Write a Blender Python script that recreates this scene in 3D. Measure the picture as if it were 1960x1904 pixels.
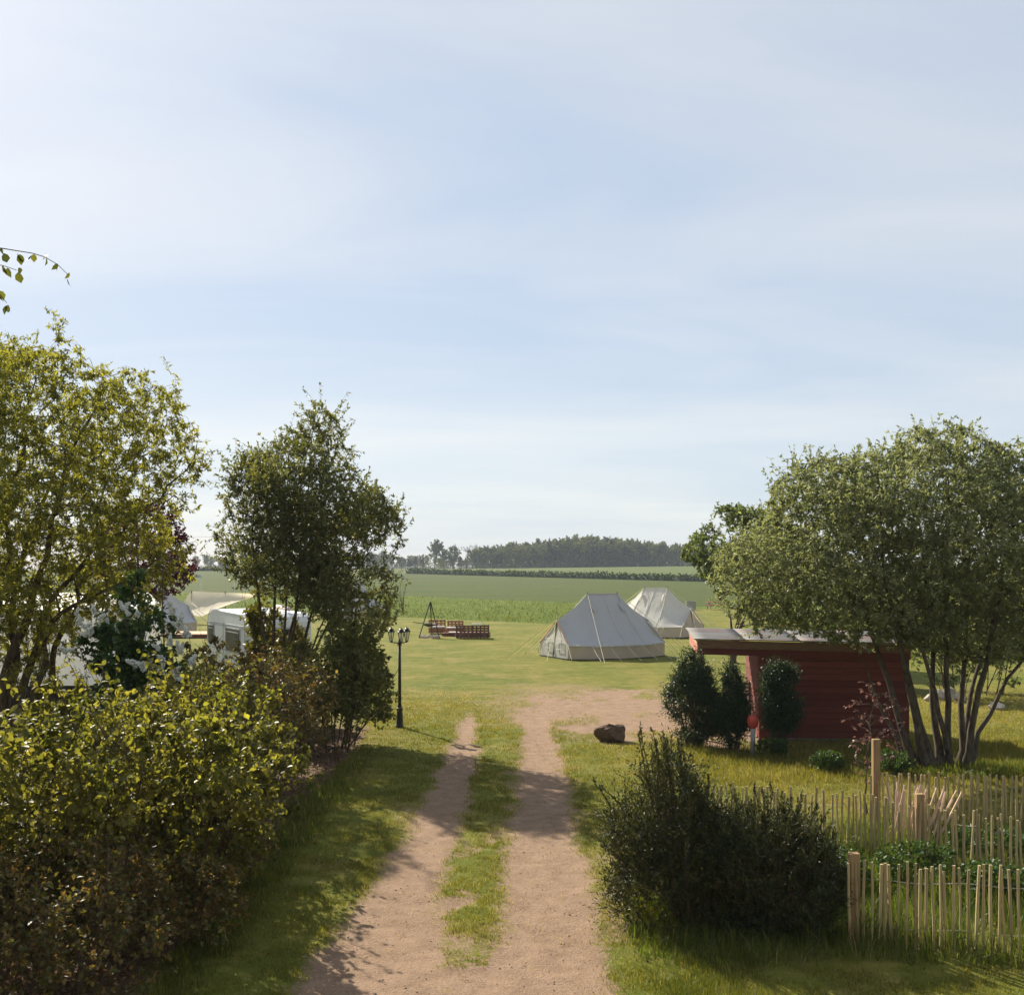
import bpy, bmesh, math, random
import numpy as np
from mathutils import Vector, Matrix

# ------------------------------------------------------------------ scene, camera, sky, sun
for _o in list(bpy.data.objects): bpy.data.objects.remove(_o, do_unlink=True)
SC = bpy.context.scene
COL = SC.collection
CAM_H = 3.9
FD, UC, VH = 2041.0, 980.0, 1090.0        # focal length, centre column and eye level of the photo shown 1960 wide

cam = bpy.data.cameras.new('camera'); cam.sensor_fit = 'HORIZONTAL'; cam.sensor_width = 36
cam.lens = 36*FD/1960; cam.shift_y = 138/1960; cam.clip_start = .1; cam.clip_end = 6000
camo = bpy.data.objects.new('camera', cam); COL.objects.link(camo)
camo.location = (0, 0, CAM_H); camo.rotation_euler = (math.radians(90), 0, 0)
SC.camera = camo

SUN_EL, SUN_AZ = math.radians(35), math.radians(-33)      # azimuth from +Y (view direction), negative = left
SUN = np.array([math.sin(SUN_AZ)*math.cos(SUN_EL), math.cos(SUN_AZ)*math.cos(SUN_EL), math.sin(SUN_EL)])
world = bpy.data.worlds.new('World'); SC.world = world; world.use_nodes = True
wn, wl = world.node_tree.nodes, world.node_tree.links
wn.clear()
sky = wn.new('ShaderNodeTexSky'); sky.sky_type = 'NISHITA'; sky.sun_disc = False
sky.sun_elevation = SUN_EL; sky.sun_rotation = SUN_AZ
sky.air_density = 1.0; sky.dust_density = .8; sky.ozone_density = 1.0; sky.altitude = 50
tc = wn.new('ShaderNodeTexCoord')
sep = wn.new('ShaderNodeSeparateXYZ'); wl.new(tc.outputs['Generated'], sep.inputs[0])
def wmath(op, a, b=None, c=None):
    m = wn.new('ShaderNodeMath'); m.operation = op
    for i, s in enumerate((a, b, c)):
        if s is None: continue
        if isinstance(s, (int, float)): m.inputs[i].default_value = s
        else: wl.new(s, m.inputs[i])
    return m.outputs[0]
zz = wmath('ADD', wmath('MAXIMUM', sep.outputs['Z'], 0.0), .16)
cx, cy = wmath('DIVIDE', sep.outputs['X'], zz), wmath('DIVIDE', sep.outputs['Y'], zz)
comb = wn.new('ShaderNodeCombineXYZ'); wl.new(cx, comb.inputs[0]); wl.new(cy, comb.inputs[1])
mp = wn.new('ShaderNodeMapping'); wl.new(comb.outputs[0], mp.inputs[0])
mp.inputs['Rotation'].default_value = (0, 0, math.radians(-28)); mp.inputs['Scale'].default_value = (.55, 1.5, 1); mp.inputs['Location'].default_value = (1.3, .4, 0)
nz = wn.new('ShaderNodeTexNoise'); nz.inputs['Scale'].default_value = .9; nz.inputs['Detail'].default_value = 7; nz.inputs['Roughness'].default_value = .52; nz.inputs['Distortion'].default_value = .5
wl.new(mp.outputs[0], nz.inputs['Vector'])
rp = wn.new('ShaderNodeValToRGB'); e = rp.color_ramp.elements      # thin high veil: bluish where thin, white where thick
e[0].position = .34; e[0].color = (.61, .72, .88, 1); e[1].position = .7; e[1].color = (.91, .925, .945, 1)
wl.new(nz.outputs[0], rp.inputs[0])
vm = wn.new('ShaderNodeVectorMath'); vm.operation = 'SCALE'; vm.inputs['Scale'].default_value = 8.7; wl.new(rp.outputs[0], vm.inputs[0])
mix = wn.new('ShaderNodeMix'); mix.data_type = 'RGBA'; mix.inputs[0].default_value = .71
wl.new(sky.outputs[0], mix.inputs[6]); wl.new(vm.outputs[0], mix.inputs[7])
bg = wn.new('ShaderNodeBackground'); bg.inputs['Strength'].default_value = .053
wl.new(mix.outputs[2], bg.inputs[0])
wo = wn.new('ShaderNodeOutputWorld'); wl.new(bg.outputs[0], wo.inputs[0])

sl = bpy.data.lights.new('sun', 'SUN'); sl.energy = 5.0; sl.angle = math.radians(.55); sl.color = (1, .915, .76)
so = bpy.data.objects.new('sun', sl); COL.objects.link(so)
so.rotation_euler = Vector(SUN).to_track_quat('Z', 'Y').to_euler(); so.location = (-20, 30, 40)
vs = SC.view_settings; vs.view_transform = 'Standard'; vs.look = 'None'; vs.gamma = 1; vs.use_curve_mapping = False
vs.exposure = 1.06
SC.render.engine = 'CYCLES'
SC.cycles.max_bounces = 6; SC.cycles.diffuse_bounces = 3; SC.cycles.transmission_bounces = 4; SC.cycles.transparent_max_bounces = 6

# ------------------------------------------------------------------ helpers
rng = np.random.default_rng(7)
def P(u, v, Y): return np.array([(u-UC)/FD*Y, Y, CAM_H+(VH-v)/FD*Y])
def G(u, v):
    Y = CAM_H*FD/(v-VH); return np.array([(u-UC)/FD*Y, Y, 0.])
def X(u, Y): return (u-UC)/FD*Y
def Z(v, Y): return CAM_H+(VH-v)/FD*Y
def nrm(a): return a/np.maximum(np.linalg.norm(a, axis=-1, keepdims=True), 1e-9)
def sstep(a, b, x):
    t = np.clip((x-a)/(b-a), 0, 1); return t*t*(3-2*t)
def vnoise(x, y, seed=0):
    xi, yi = np.floor(x).astype(np.int64), np.floor(y).astype(np.int64)
    fx, fy = x-xi, y-yi; fx = fx*fx*(3-2*fx); fy = fy*fy*(3-2*fy)
    def h(a, b):
        n = (a*374761393+b*668265263+seed*69069) & 0xffffffff
        n = ((n ^ (n >> 13))*1274126177) & 0xffffffff
        return ((n ^ (n >> 16)) & 0xffff)/65535.
    return (h(xi, yi)*(1-fx)+h(xi+1, yi)*fx)*(1-fy)+(h(xi, yi+1)*(1-fx)+h(xi+1, yi+1)*fx)*fy
def fbm(x, y, seed=0, o=4):
    s = 0; a = .5; t = 0
    for i in range(o): s = s+a*vnoise(x*2**i, y*2**i, seed+i*17); t += a; a *= .5
    return s/t

def link(o, parent=None):
    COL.objects.link(o)
    if parent is not None: o.parent = parent
    return o
def tag(o, label=None, cat=None, group=None, kind=None):
    if label: o['label'] = label
    if cat: o['category'] = cat
    if group: o['group'] = group
    if kind: o['kind'] = kind
    return o
def thing(name, label, cat, loc=(0, 0, 0), rz=0, group=None):
    o = bpy.data.objects.new(name, None); link(o); o.location = tuple(float(c) for c in loc); o.rotation_euler = (0, 0, rz)
    o.empty_display_size = .1
    return tag(o, label, cat, group)
def np_mesh(name, V, Fs, mat, parent=None, attrs=None, smooth=False, off=None):
    V = np.asarray(V, dtype=np.float64)
    if off is not None: V = V-np.asarray(off)
    if not isinstance(Fs, (list, tuple)): Fs = [Fs]
    Fs = [np.asarray(f) for f in Fs if len(f)]
    me = bpy.data.meshes.new(name); me.vertices.add(len(V)); me.vertices.foreach_set('co', V.astype(np.float32).ravel())
    tot = np.concatenate([np.full(len(f), f.shape[1]) for f in Fs]); idx = np.concatenate([f.ravel() for f in Fs]).astype(np.int32)
    st = np.concatenate([[0], np.cumsum(tot)[:-1]]).astype(np.int32)
    me.loops.add(len(idx)); me.loops.foreach_set('vertex_index', idx)
    me.polygons.add(len(tot)); me.polygons.foreach_set('loop_start', st)
    if smooth: me.polygons.foreach_set('use_smooth', np.ones(len(tot), dtype=bool))
    if attrs:
        for k, a in attrs.items():
            at = me.attributes.new(k, 'FLOAT', 'POINT'); at.data.foreach_set('value', np.asarray(a, dtype=np.float32))
    me.update(calc_edges=True)
    me.materials.append(mat)
    o = bpy.data.objects.new(name, me); return link(o, parent)

class MB:
    def __init__(s): s.v = []; s.f = []
    def add(s, v, f):
        b = len(s.v); s.v += [tuple(map(float, p)) for p in v]; s.f += [tuple(i+b for i in q) for q in f]; return s
    def box(s, c, d, rot=None):
        x, y, z = (q/2 for q in d)
        v = [(-x,-y,-z),(x,-y,-z),(x,y,-z),(-x,y,-z),(-x,-y,z),(x,-y,z),(x,y,z),(-x,y,z)]
        if rot is not None: v = [tuple(rot @ Vector(p)) for p in v]
        v = [(p[0]+c[0], p[1]+c[1], p[2]+c[2]) for p in v]
        return s.add(v, [(0,3,2,1),(4,5,6,7),(0,1,5,4),(1,2,6,5),(2,3,7,6),(3,0,4,7)])
    def bar(s, a, b, w, h, up=(0, 0, 1)):
        a, b = Vector(a), Vector(b); d = (b-a); L = d.length; d.normalize(); u = Vector(up)
        r = d.cross(u)
        if r.length < 1e-4: r = d.cross(Vector((1, 0, 0)))
        r.normalize(); u = r.cross(d)
        M = Matrix((r, d, u)).transposed()
        return s.box((a+b)/2, (w, L, h), M)
    def tube(s, pts, rad, n=8, cap=True):
        pts = np.asarray(pts, float); rad = np.broadcast_to(np.asarray(rad, float), (len(pts),))
        t = nrm(np.gradient(pts, axis=0)); ref = np.array([0, 0, 1.]) if abs(t[0][2]) < .9 else np.array([1., 0, 0])
        a = nrm(np.cross(t, ref)); b = np.cross(t, a); an = np.arange(n)*2*math.pi/n
        v = pts[:, None]+rad[:, None, None]*(a[:, None]*np.cos(an)[None, :, None]+b[:, None]*np.sin(an)[None, :, None])
        f = []
        for i in range(len(pts)-1):
            for j in range(n):
                k = (j+1) % n; f.append((i*n+j, i*n+k, (i+1)*n+k, (i+1)*n+j))
        if cap: f.append(tuple(range(n))[::-1]); f.append(tuple((len(pts)-1)*n+j for j in range(n)))
        return s.add(v.reshape(-1, 3), f)
    def lathe(s, prof, c=(0, 0, 0), n=12):
        v = [(c[0]+r*math.cos(2*math.pi*j/n), c[1]+r*math.sin(2*math.pi*j/n), c[2]+z) for r, z in prof for j in range(n)]
        f = [(i*n+j, i*n+(j+1) % n, (i+1)*n+(j+1) % n, (i+1)*n+j) for i in range(len(prof)-1) for j in range(n)]
        f += [tuple(range(n))[::-1], tuple((len(prof)-1)*n+j for j in range(n))]
        return s.add(v, f)
    def build(s, name, mat, parent=None, off=None, smooth=False, bevel=0):
        me = bpy.data.meshes.new(name)
        v = s.v if off is None else [(p[0]-off[0], p[1]-off[1], p[2]-off[2]) for p in s.v]
        me.from_pydata(v, [], s.f); me.update()
        if smooth: me.polygons.foreach_set('use_smooth', [True]*len(me.polygons))
        me.materials.append(mat)
        o = link(bpy.data.objects.new(name, me), parent)
        if bevel:
            m = o.modifiers.new('bevel', 'BEVEL'); m.width = bevel; m.segments = 1; m.limit_method = 'ANGLE'
        return o

# ------------------------------------------------------------------ materials
def lin(r, g, b):
    f = lambda c: c/12.92 if c <= .04045 else ((c+.055)/1.055)**2.4
    return (f(r/255), f(g/255), f(b/255), 1)
class NT:
    def __init__(s, name):
        s.m = bpy.data.materials.new(name); s.m.use_nodes = True; s.n = s.m.node_tree.nodes; s.l = s.m.node_tree.links; s.n.clear()
        s.out = s.n.new('ShaderNodeOutputMaterial')
    def node(s, t, ins=None, **kw):
        n = s.n.new(t)
        for k, v in kw.items(): setattr(n, k, v)
        for k, v in (ins or {}).items(): s.put(n.inputs[k], v)
        return n
    def put(s, sock, v):
        if isinstance(v, bpy.types.NodeSocket): s.l.new(v, sock)
        elif isinstance(v, bpy.types.Node): s.l.new(v.outputs[0], sock)
        else:
            if sock.type == 'RGBA' and len(v) == 3: v = (*v, 1)
            sock.default_value = v
    def noise(s, scale, detail=4, vec=None, rough=.55, dist=0):
        n = s.node('ShaderNodeTexNoise', {'Scale': scale, 'Detail': detail, 'Roughness': rough, 'Distortion': dist})
        if vec is not None: s.put(n.inputs['Vector'], vec)
        return n.outputs[0]
    def pos(s, scale=None):
        g = s.node('ShaderNodeNewGeometry').outputs['Position']
        if scale is None: return g
        return s.node('ShaderNodeMapping', {'Vector': g, 'Scale': scale}).outputs[0]
    def obj(s, scale=None):
        g = s.node('ShaderNodeTexCoord').outputs['Object']
        if scale is None: return g
        return s.node('ShaderNodeMapping', {'Vector': g, 'Scale': scale}).outputs[0]
    def attr(s, name): return s.node('ShaderNodeAttribute', attribute_name=name).outputs['Fac']
    def rand(s): return s.node('ShaderNodeObjectInfo').outputs['Random']
    def ramp(s, fac, stops):
        n = s.node('ShaderNodeValToRGB', {'Fac': fac}); e = n.color_ramp.elements
        while len(e) < len(stops): e.new(.5)
        for i, (p, c) in enumerate(stops): e[i].position = p; e[i].color = c if len(c) == 4 else (*c, 1)
        return n.outputs[0]
    def mix(s, f, a, b, mode='MIX'):
        n = s.node('ShaderNodeMix', data_type='RGBA', blend_type=mode)
        s.put(n.inputs[0], f); s.put(n.inputs[6], a); s.put(n.inputs[7], b); return n.outputs[2]
    def math(s, op, a, b=0., c=0.):
        n = s.node('ShaderNodeMath', operation=op); s.put(n.inputs[0], a); s.put(n.inputs[1], b); s.put(n.inputs[2], c); return n.outputs[0]
    def mrange(s, v, a, b, c=0., d=1.):
        return s.node('ShaderNodeMapRange', {'Value': v, 'From Min': a, 'From Max': b, 'To Min': c, 'To Max': d}).outputs[0]
    def bump(s, h, strength=.3, dist=.02):
        return s.node('ShaderNodeBump', {'Height': h, 'Strength': strength, 'Distance': dist}).outputs[0]
    def pbr(s, col, rough=.8, spec=.3, normal=None, metal=0.):
        n = s.node('ShaderNodeBsdfPrincipled', {'Base Color': col, 'Roughness': rough, 'Metallic': metal})
        s.put(n.inputs['Specular IOR Level'], spec)
        if normal is not None: s.put(n.inputs['Normal'], normal)
        return n.outputs[0]
    def done(s, sh): s.l.new(sh, s.out.inputs[0]); return s.m

def leaf_mat(name, stops, trans=.45, tcol=None, rough=.5, spec=.35, var='v', tb=1.0):
    t = NT(name)
    fac = t.attr('v') if var == 'v' else t.rand()
    c = t.ramp(fac, stops)
    p = t.pbr(c, rough, spec)
    tc_ = t.mix(1.0, c, tcol or (1.25*tb, 1.15*tb, .45*tb, 1), 'MULTIPLY')
    tr = t.node('ShaderNodeBsdfTranslucent', {'Color': tc_})
    m = t.node('ShaderNodeMixShader', {'Fac': trans}); t.l.new(p, m.inputs[1]); t.l.new(tr.outputs[0], m.inputs[2])
    return t.done(m.outputs[0])
def bark_mat(name, a, b, scale=14):
    t = NT(name); n = t.noise(scale, 5, t.pos((1, 1, .25)))
    return t.done(t.pbr(t.ramp(n, [(.3, a), (.7, b)]), .9, .15, t.bump(n, .5, .02)))
def plain(name, col, rough=.6, spec=.3, metal=0., var=.18, scale=6, bump=0, stretch=None):
    t = NT(name); n = t.noise(scale, 5, t.obj(stretch))
    c = t.mix(t.mrange(n, .3, .7), tuple(q*(1-var) for q in col[:3]), tuple(min(1, q*(1+var)) for q in col[:3]))
    return t.done(t.pbr(c, rough, spec, t.bump(n, bump, .01) if bump else None, metal))
def wood_mat(name, a, b, scale=(18, 18, 1.2), rnd=.25, bump=.25):
    t = NT(name); n = t.noise(3, 6, t.obj(scale), .6)
    c = t.ramp(n, [(.25, a), (.75, b)])
    k = t.mrange(t.rand(), 0, 1, 1-rnd, 1+rnd)
    cc = t.node('ShaderNodeHueSaturation', {'Color': c, 'Value': k}).outputs[0]
    return t.done(t.pbr(cc, .8, .2, t.bump(n, bump, .006)))

M = {}
M['bark_dark'] = bark_mat('bark_dark', (.045, .032, .022), (.13, .095, .065))
M['bark_grey'] = bark_mat('bark_grey', (.035, .028, .02), (.13, .105, .078))
M['bark_red'] = bark_mat('bark_red', (.07, .035, .022), (.2, .105, .06))
M['twig'] = bark_mat('twig', (.05, .035, .022), (.12, .085, .055), 25)
M['leaf_willow'] = leaf_mat('leaf_willow', [(0, (.11, .125, .025)), (.5, (.23, .235, .045)), (1, (.36, .34, .07))], .6, tcol=(1.2, 1.13, .45, 1), rough=.5)
M['leaf_mid'] = leaf_mat('leaf_mid', [(0, (.065, .09, .035)), (.55, (.135, .155, .06)), (1, (.27, .25, .11))], .5, rough=.42)
M['leaf_goat'] = leaf_mat('leaf_goat', [(0, (.12, .14, .065)), (.55, (.22, .24, .12)), (1, (.36, .37, .22))], .5, tcol=(1.1, 1.1, .65, 1), rough=.5)
M['leaf_back'] = leaf_mat('leaf_back', [(0, (.08, .11, .035)), (.6, (.14, .17, .055)), (1, (.22, .24, .09))], .45, tcol=(1.1, 1.12, .55, 1))
M['leaf_hazel'] = leaf_mat('leaf_hazel', [(0, (.06, .075, .022)), (.5, (.16, .16, .04)), (1, (.32, .28, .075))], .58, tcol=(1.2, 1.15, .45, 1), rough=.46, spec=.3)
M['leaf_hazel_single'] = leaf_mat('leaf_hazel_single', [(0, (.12, .14, .03)), (.5, (.2, .21, .045)), (1, (.33, .31, .07))], .62, tcol=(1.2, 1.15, .45, 1), rough=.45, spec=.3, var='rand')
M['leaf_red'] = leaf_mat('leaf_red', [(0, (.05, .07, .018)), (.45, (.12, .125, .03)), (.7, (.19, .125, .055)), (1, (.3, .27, .06))], .5, rough=.42, tcol=(1.25, .95, .5, 1))
M['leaf_dark'] = leaf_mat('leaf_dark', [(0, (.085, .105, .035)), (.6, (.16, .17, .055)), (1, (.27, .25, .085))], .54)
M['leaf_lilac'] = leaf_mat('leaf_lilac', [(0, (.025, .055, .018)), (.6, (.05, .1, .028)), (1, (.11, .16, .03))], .4)
M['leaf_purple'] = leaf_mat('leaf_purple', [(0, (.03, .008, .012)), (1, (.1, .02, .03))], .35, tcol=(1.3, .6, .6, 1))
M['leaf_small'] = leaf_mat('leaf_small', [(0, (.07, .08, .015)), (1, (.18, .17, .03))], .45)
M['leaf_yew'] = leaf_mat('leaf_yew', [(0, (.012, .02, .008)), (.5, (.04, .052, .018)), (.85, (.1, .105, .035)), (1, (.18, .16, .065))], .25, rough=.5, tcol=(1.15, 1, .5, 1))
M['leaf_thuja'] = leaf_mat('leaf_thuja', [(0, (.014, .032, .016)), (.65, (.03, .06, .026)), (1, (.08, .11, .04))], .2, rough=.4)
M['leaf_sapling'] = leaf_mat('leaf_sapling', [(0, (.14, .07, .06)), (1, (.28, .16, .13))], .35, tcol=(1.2, .9, .8, 1))
M['leaf_birch'] = leaf_mat('leaf_birch', [(0, (.04, .055, .015)), (1, (.12, .13, .03))], .5, var='rand')
M['leaf_herb'] = leaf_mat('leaf_herb', [(0, (.025, .06, .014)), (1, (.08, .14, .03))], .4)
M['flower'] = plain('flower', (.55, .56, .5), .7, .2)
M['litter'] = leaf_mat('litter', [(0, (.05, .03, .018)), (.6, (.15, .09, .05)), (1, (.28, .18, .11))], .1, tcol=(1, .9, .7, 1), rough=.7)
M['blade'] = leaf_mat('blade', [(0, (.055, .075, .013)), (.4, (.135, .135, .022)), (.75, (.22, .185, .045)), (1, (.4, .32, .17))], .5, tcol=(1.15, 1.15, .4, 1), rough=.5)
M['blade_lush'] = leaf_mat('blade_lush', [(0, (.035, .06, .012)), (.5, (.095, .12, .024)), (.85, (.19, .19, .05)), (1, (.34, .29, .14))], .5, tcol=(1.1, 1.2, .4, 1), rough=.42)
M['blade_rough'] = leaf_mat('blade_rough', [(0, (.05, .075, .012)), (.6, (.1, .125, .018)), (1, (.17, .175, .034))], .4, rough=.55)
M['far_leaf'] = leaf_mat('far_leaf', [(0, (.07, .09, .03)), (.6, (.145, .165, .055)), (1, (.23, .235, .09))], .3, rough=.7, spec=.1)
M['far_leaf_brown'] = leaf_mat('far_leaf_brown', [(0, (.06, .055, .035)), (1, (.12, .11, .06))], .3, rough=.7, spec=.1)
M['hedge_leaf'] = leaf_mat('hedge_leaf', [(0, (.025, .045, .012)), (1, (.06, .085, .02))], .25, rough=.7, spec=.1)

# ------------------------------------------------------------------ ground
def terrain(x, y):
    x = np.asarray(x, float); y = np.asarray(y, float)
    lat = np.where(x > -23, .0125*np.minimum(x+23, 170), .004*np.maximum(x+23, -150))
    far = .0068*np.clip(y-110, 0, 490)+sstep(250, 600, y)*(1.2+lat)
    und = (fbm(x*.35, y*.35, 3)-.5)*.07*(1-sstep(60, 90, y))
    return far+und*sstep(2, 8, np.abs(y)) - .0
def lerp_tab(y, ys, vs_): return np.interp(y, ys, vs_)
def dirt(x, y):
    """bare soil of the two wheel ruts and of the worn patch in front of the shed, 0..1"""
    xl = lerp_tab(y, [6, 9.8, 12, 15.6, 22, 27, 31], [-1.45, -1.38, -1.32, -1.2, -1.06, -1.1, -1.15]); wl_ = lerp_tab(y, [6, 9.8, 12, 15.6, 22, 26, 31], [.8, .74, .58, .42, .4, .3, .05])
    xr = lerp_tab(y, [6, 9.8, 15.6, 22, 27, 31], [.32, .38, .46, .64, .6, .9]); wr = lerp_tab(y, [6, 9.8, 15.6, 22, 27, 31], [.72, .64, .54, .46, .44, .1])
    n1 = (fbm(x*1.3, y*1.3, 11)-.5)*.55; n2 = (fbm(x*5, y*5, 12)-.5)*.35
    d = np.maximum(wl_-np.abs(x-xl), wr-np.abs(x-xr))+n1*.55+n2*.7
    m = sstep(-.3, .34, d)*(1-sstep(28.5, 32, y))*(1-.6*sstep(27, 32, y)*(x < .2))
    # worn centre strip close by
    c = sstep(.75, .4, np.abs(x+.48))*sstep(15.5, 11.5, y)*.95
    m = np.maximum(m, c*sstep(.4, .56, fbm(x*1.9, y*1.5, 31)*.75+n2*.5+.12+.06*sstep(12, 10, y)))
    m = np.maximum(m, .55*sstep(.5, .62, fbm(x*1.6, y*1.2, 35))*sstep(2.4, 1.2, np.abs(x+.2))*sstep(27, 20, y))
    # patch by the shed
    e = 1-np.sqrt(((x-2.7)/3.2)**2+((y-29.6-.35*(x-2.7))/5.6)**2)+n1*.9+n2*.6
    p = sstep(-.35, .55, e)*.95
    e2 = 1-np.sqrt(((x-5.2)/2.2)**2+((y-26.0)/3.0)**2)+n1*.6
    p = np.maximum(p, sstep(-.25, .45, e2)*.9)
    p = p*(.62+.6*sstep(.3, .62, fbm(x*1.9+7, y*1.1, 37)*.7+.3*fbm(x*6, y*4, 38)))
    e3 = 1-np.sqrt(((x-1.5)/4.5)**2+((y-31)/9.5)**2)+n1
    p = np.maximum(p, sstep(-.1, .7, e3)*.52)
    m = np.maximum(m, p)
    # mulch under the hedge on the left
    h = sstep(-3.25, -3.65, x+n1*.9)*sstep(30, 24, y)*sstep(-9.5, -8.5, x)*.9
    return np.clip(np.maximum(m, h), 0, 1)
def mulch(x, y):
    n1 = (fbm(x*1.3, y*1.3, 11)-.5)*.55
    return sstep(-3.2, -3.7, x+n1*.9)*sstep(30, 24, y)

t = NT('lawn')
pos = t.pos()
nb = t.noise(.22, 3, pos); nm = t.noise(1.7, 4, pos); nf = t.noise(14, 5, pos, .7); nff = t.noise(60, 3, pos, .7)
g1 = t.ramp(nb, [(.36, (.088, .105, .012)), (.5, (.145, .13, .018)), (.64, (.21, .163, .04))])
g2 = t.mix(t.mrange(nm, .35, .7, 0, .6), g1, (.26, .22, .055))
g3 = t.mix(t.mrange(nf, .3, .75, .0, .8), g2, (.085, .12, .014))
g3 = t.mix(t.mrange(nff, .55, .75, 0, .4), g3, (.3, .25, .1))
ns = t.noise(1.1, 6, t.pos((.45, 1.3, 1)), .7, .4); g3 = t.mix(t.mrange(ns, .45, .66, 0, .75), g3, (.08, .105, .013))
nq = t.noise(.5, 5, t.pos((1, .8, 1)), .65); g3 = t.mix(t.mrange(nq, .5, .68, 0, .75), g3, (.25, .19, .065))
nv = t.noise(5, 6, t.pos((.6, 1, 1)), .75, .3); g3 = t.mix(t.mrange(nv, .46, .66, 0, .6), g3, (.07, .09, .014)); g3 = t.mix(t.mrange(nv, .46, .3, 0, .45), g3, (.27, .22, .08))
d0 = t.attr('dirt'); dn = t.math('ADD', d0, t.mrange(nf, .25, .75, -.4, .4)); dn = t.math('ADD', dn, t.mrange(nff, .3, .7, -.2, .2))
dm = t.node('ShaderNodeMapRange', {'Value': dn, 'From Min': .33, 'From Max': .7}, interpolation_type='SMOOTHSTEP').outputs[0]
vb = t.noise(4, 6, pos, .65); vg = t.noise(110, 2, pos, .6)
dc = t.ramp(vb, [(.3, (.185, .118, .076)), (.55, (.26, .172, .114)), (.75, (.31, .212, .147))])
dc = t.mix(t.mrange(vg, .45, .7, 0, .5), dc, (.35, .265, .195))
dc = t.mix(t.mrange(nff, .6, .72, 0, .55), dc, (.13, .085, .052))
nk = t.noise(28, 5, pos, .75); dc = t.mix(t.mrange(nk, .54, .66, 0, .6), dc, (.15, .1, .065)); dc = t.mix(t.mrange(nk, .42, .32, 0, .5), dc, (.38, .29, .215))
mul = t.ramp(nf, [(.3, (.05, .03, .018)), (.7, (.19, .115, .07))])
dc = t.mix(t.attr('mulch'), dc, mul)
colr = t.mix(dm, g3, dc)
hgt = t.math('ADD', t.math('MULTIPLY', nf, .7), t.math('MULTIPLY', nff, .5)); hgt = t.math('ADD', hgt, t.math('MULTIPLY', nk, .6))
M['lawn'] = t.done(t.pbr(colr, .95, .08, t.bump(hgt, .6, .05)))

t = NT('rough_ground'); pos = t.pos((1, .35, 1)); n = t.noise(.5, 5, pos, .65); n2 = t.noise(5, 4, t.pos(), .7)
c = t.ramp(n, [(.3, (.065, .1, .014)), (.7, (.13, .155, .022))]); c = t.mix(t.mrange(n2, .4, .7, 0, .6), c, (.05, .085, .012))
M['rough_ground'] = t.done(t.pbr(c, .95, .05, t.bump(n2, .6, .2)))
t = NT('crop'); pos = t.pos((.02, .006, 1)); n = t.noise(3, 6, t.pos((.012, .05, 1)), .65, .5); n2 = t.noise(.9, 6, t.pos((1, .22, 1)), .75)
c = t.ramp(n, [(.34, (.045, .066, .013)), (.47, (.067, .088, .017)), (.55, (.064, .073, .023)), (.68, (.09, .088, .034))]); c = t.mix(t.mrange(n2, .35, .7, 0, .6), c, (.035, .055, .012))
M['crop'] = t.done(t.pbr(c, .95, .05, t.bump(n2, .5, .2)))
t = NT('far_crop'); n = t.noise(3, 5, t.pos((.012, .03, 1)), .6); n2 = t.noise(.5, 4, t.pos((1, .3, 1)), .7)
c = t.ramp(n, [(.3, (.07, .092, .024)), (.7, (.11, .125, .04))]); c = t.mix(t.mrange(n2, .35, .7, 0, .35), c, (.06, .095, .025))
M['far_crop'] = t.done(t.pbr(c, .95, .05))

def y_lawn(x): return np.where(x < 8.5, np.clip(79.06-.894*x, 71.5, 97), np.where(x < 10.5, 71.5+(x-8.5)/2*35, 106.5))
def y_crop(x): return np.clip(131-1.11*x, 112, 165)
def y_hedge(x): return np.clip(334.7-1.675*x, 190, 520)
xs = np.unique(np.concatenate([np.arange(-24, 24.1, 1), np.sinh(np.linspace(-4.2, 4.2, 61))/np.sinh(4.2)*1700]))
def strip(name, y0, y1, n, mat, pw=1., zf=None, kind='structure'):
    s = np.linspace(0, 1, n)**pw
    Yg = y0(xs)[None]*(1-s[:, None])+y1(xs)[None]*s[:, None]; Xg = np.broadcast_to(xs[None], Yg.shape)
    z = terrain(Xg, Yg)
    if zf is not None: z = zf(Xg, Yg, z)
    V = np.stack([Xg, Yg, z], -1).reshape(-1, 3); c = len(xs)
    i = np.arange(n-1)[:, None]*c+np.arange(c-1)[None]; i = i.ravel()
    o = np_mesh(name, V, np.stack([i, i+1, i+c+1, i+c], 1), mat, smooth=True)
    return tag(o, kind=kind)
FX0, FX1, FY0, FY1 = -9., 10., 8., 42.
def cut(Xg, Yg, z):
    ins = (Xg > FX0+.9) & (Xg < FX1-.9) & (Yg > FY0+.9) & (Yg < FY1-.9)
    return np.where(ins, z-.16, z-.004)
C = lambda v: (lambda x: np.full_like(x, float(v)))
strip('ground', C(-120), C(0), 14, M['lawn'])
strip('ground', C(0), C(50), 51, M['lawn'], zf=cut)
strip('lawn', C(50), y_lawn, 14, M['lawn'], zf=lambda a, b, z: z-.004)
strip('meadow', y_lawn, y_crop, 12, M['rough_ground'], zf=lambda a, b, z: z-.004)
strip('crop_field', y_crop, y_hedge, 30, M['crop'], zf=lambda a, b, z: z-.004)
strip('far_field', y_hedge, C(1000), 26, M['far_crop'], pw=1.6, zf=lambda a, b, z: z-.004)
strip('far_field', C(1000), C(5000), 10, M['far_crop'], pw=1.6, zf=lambda a, b, z: z-.004)

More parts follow.
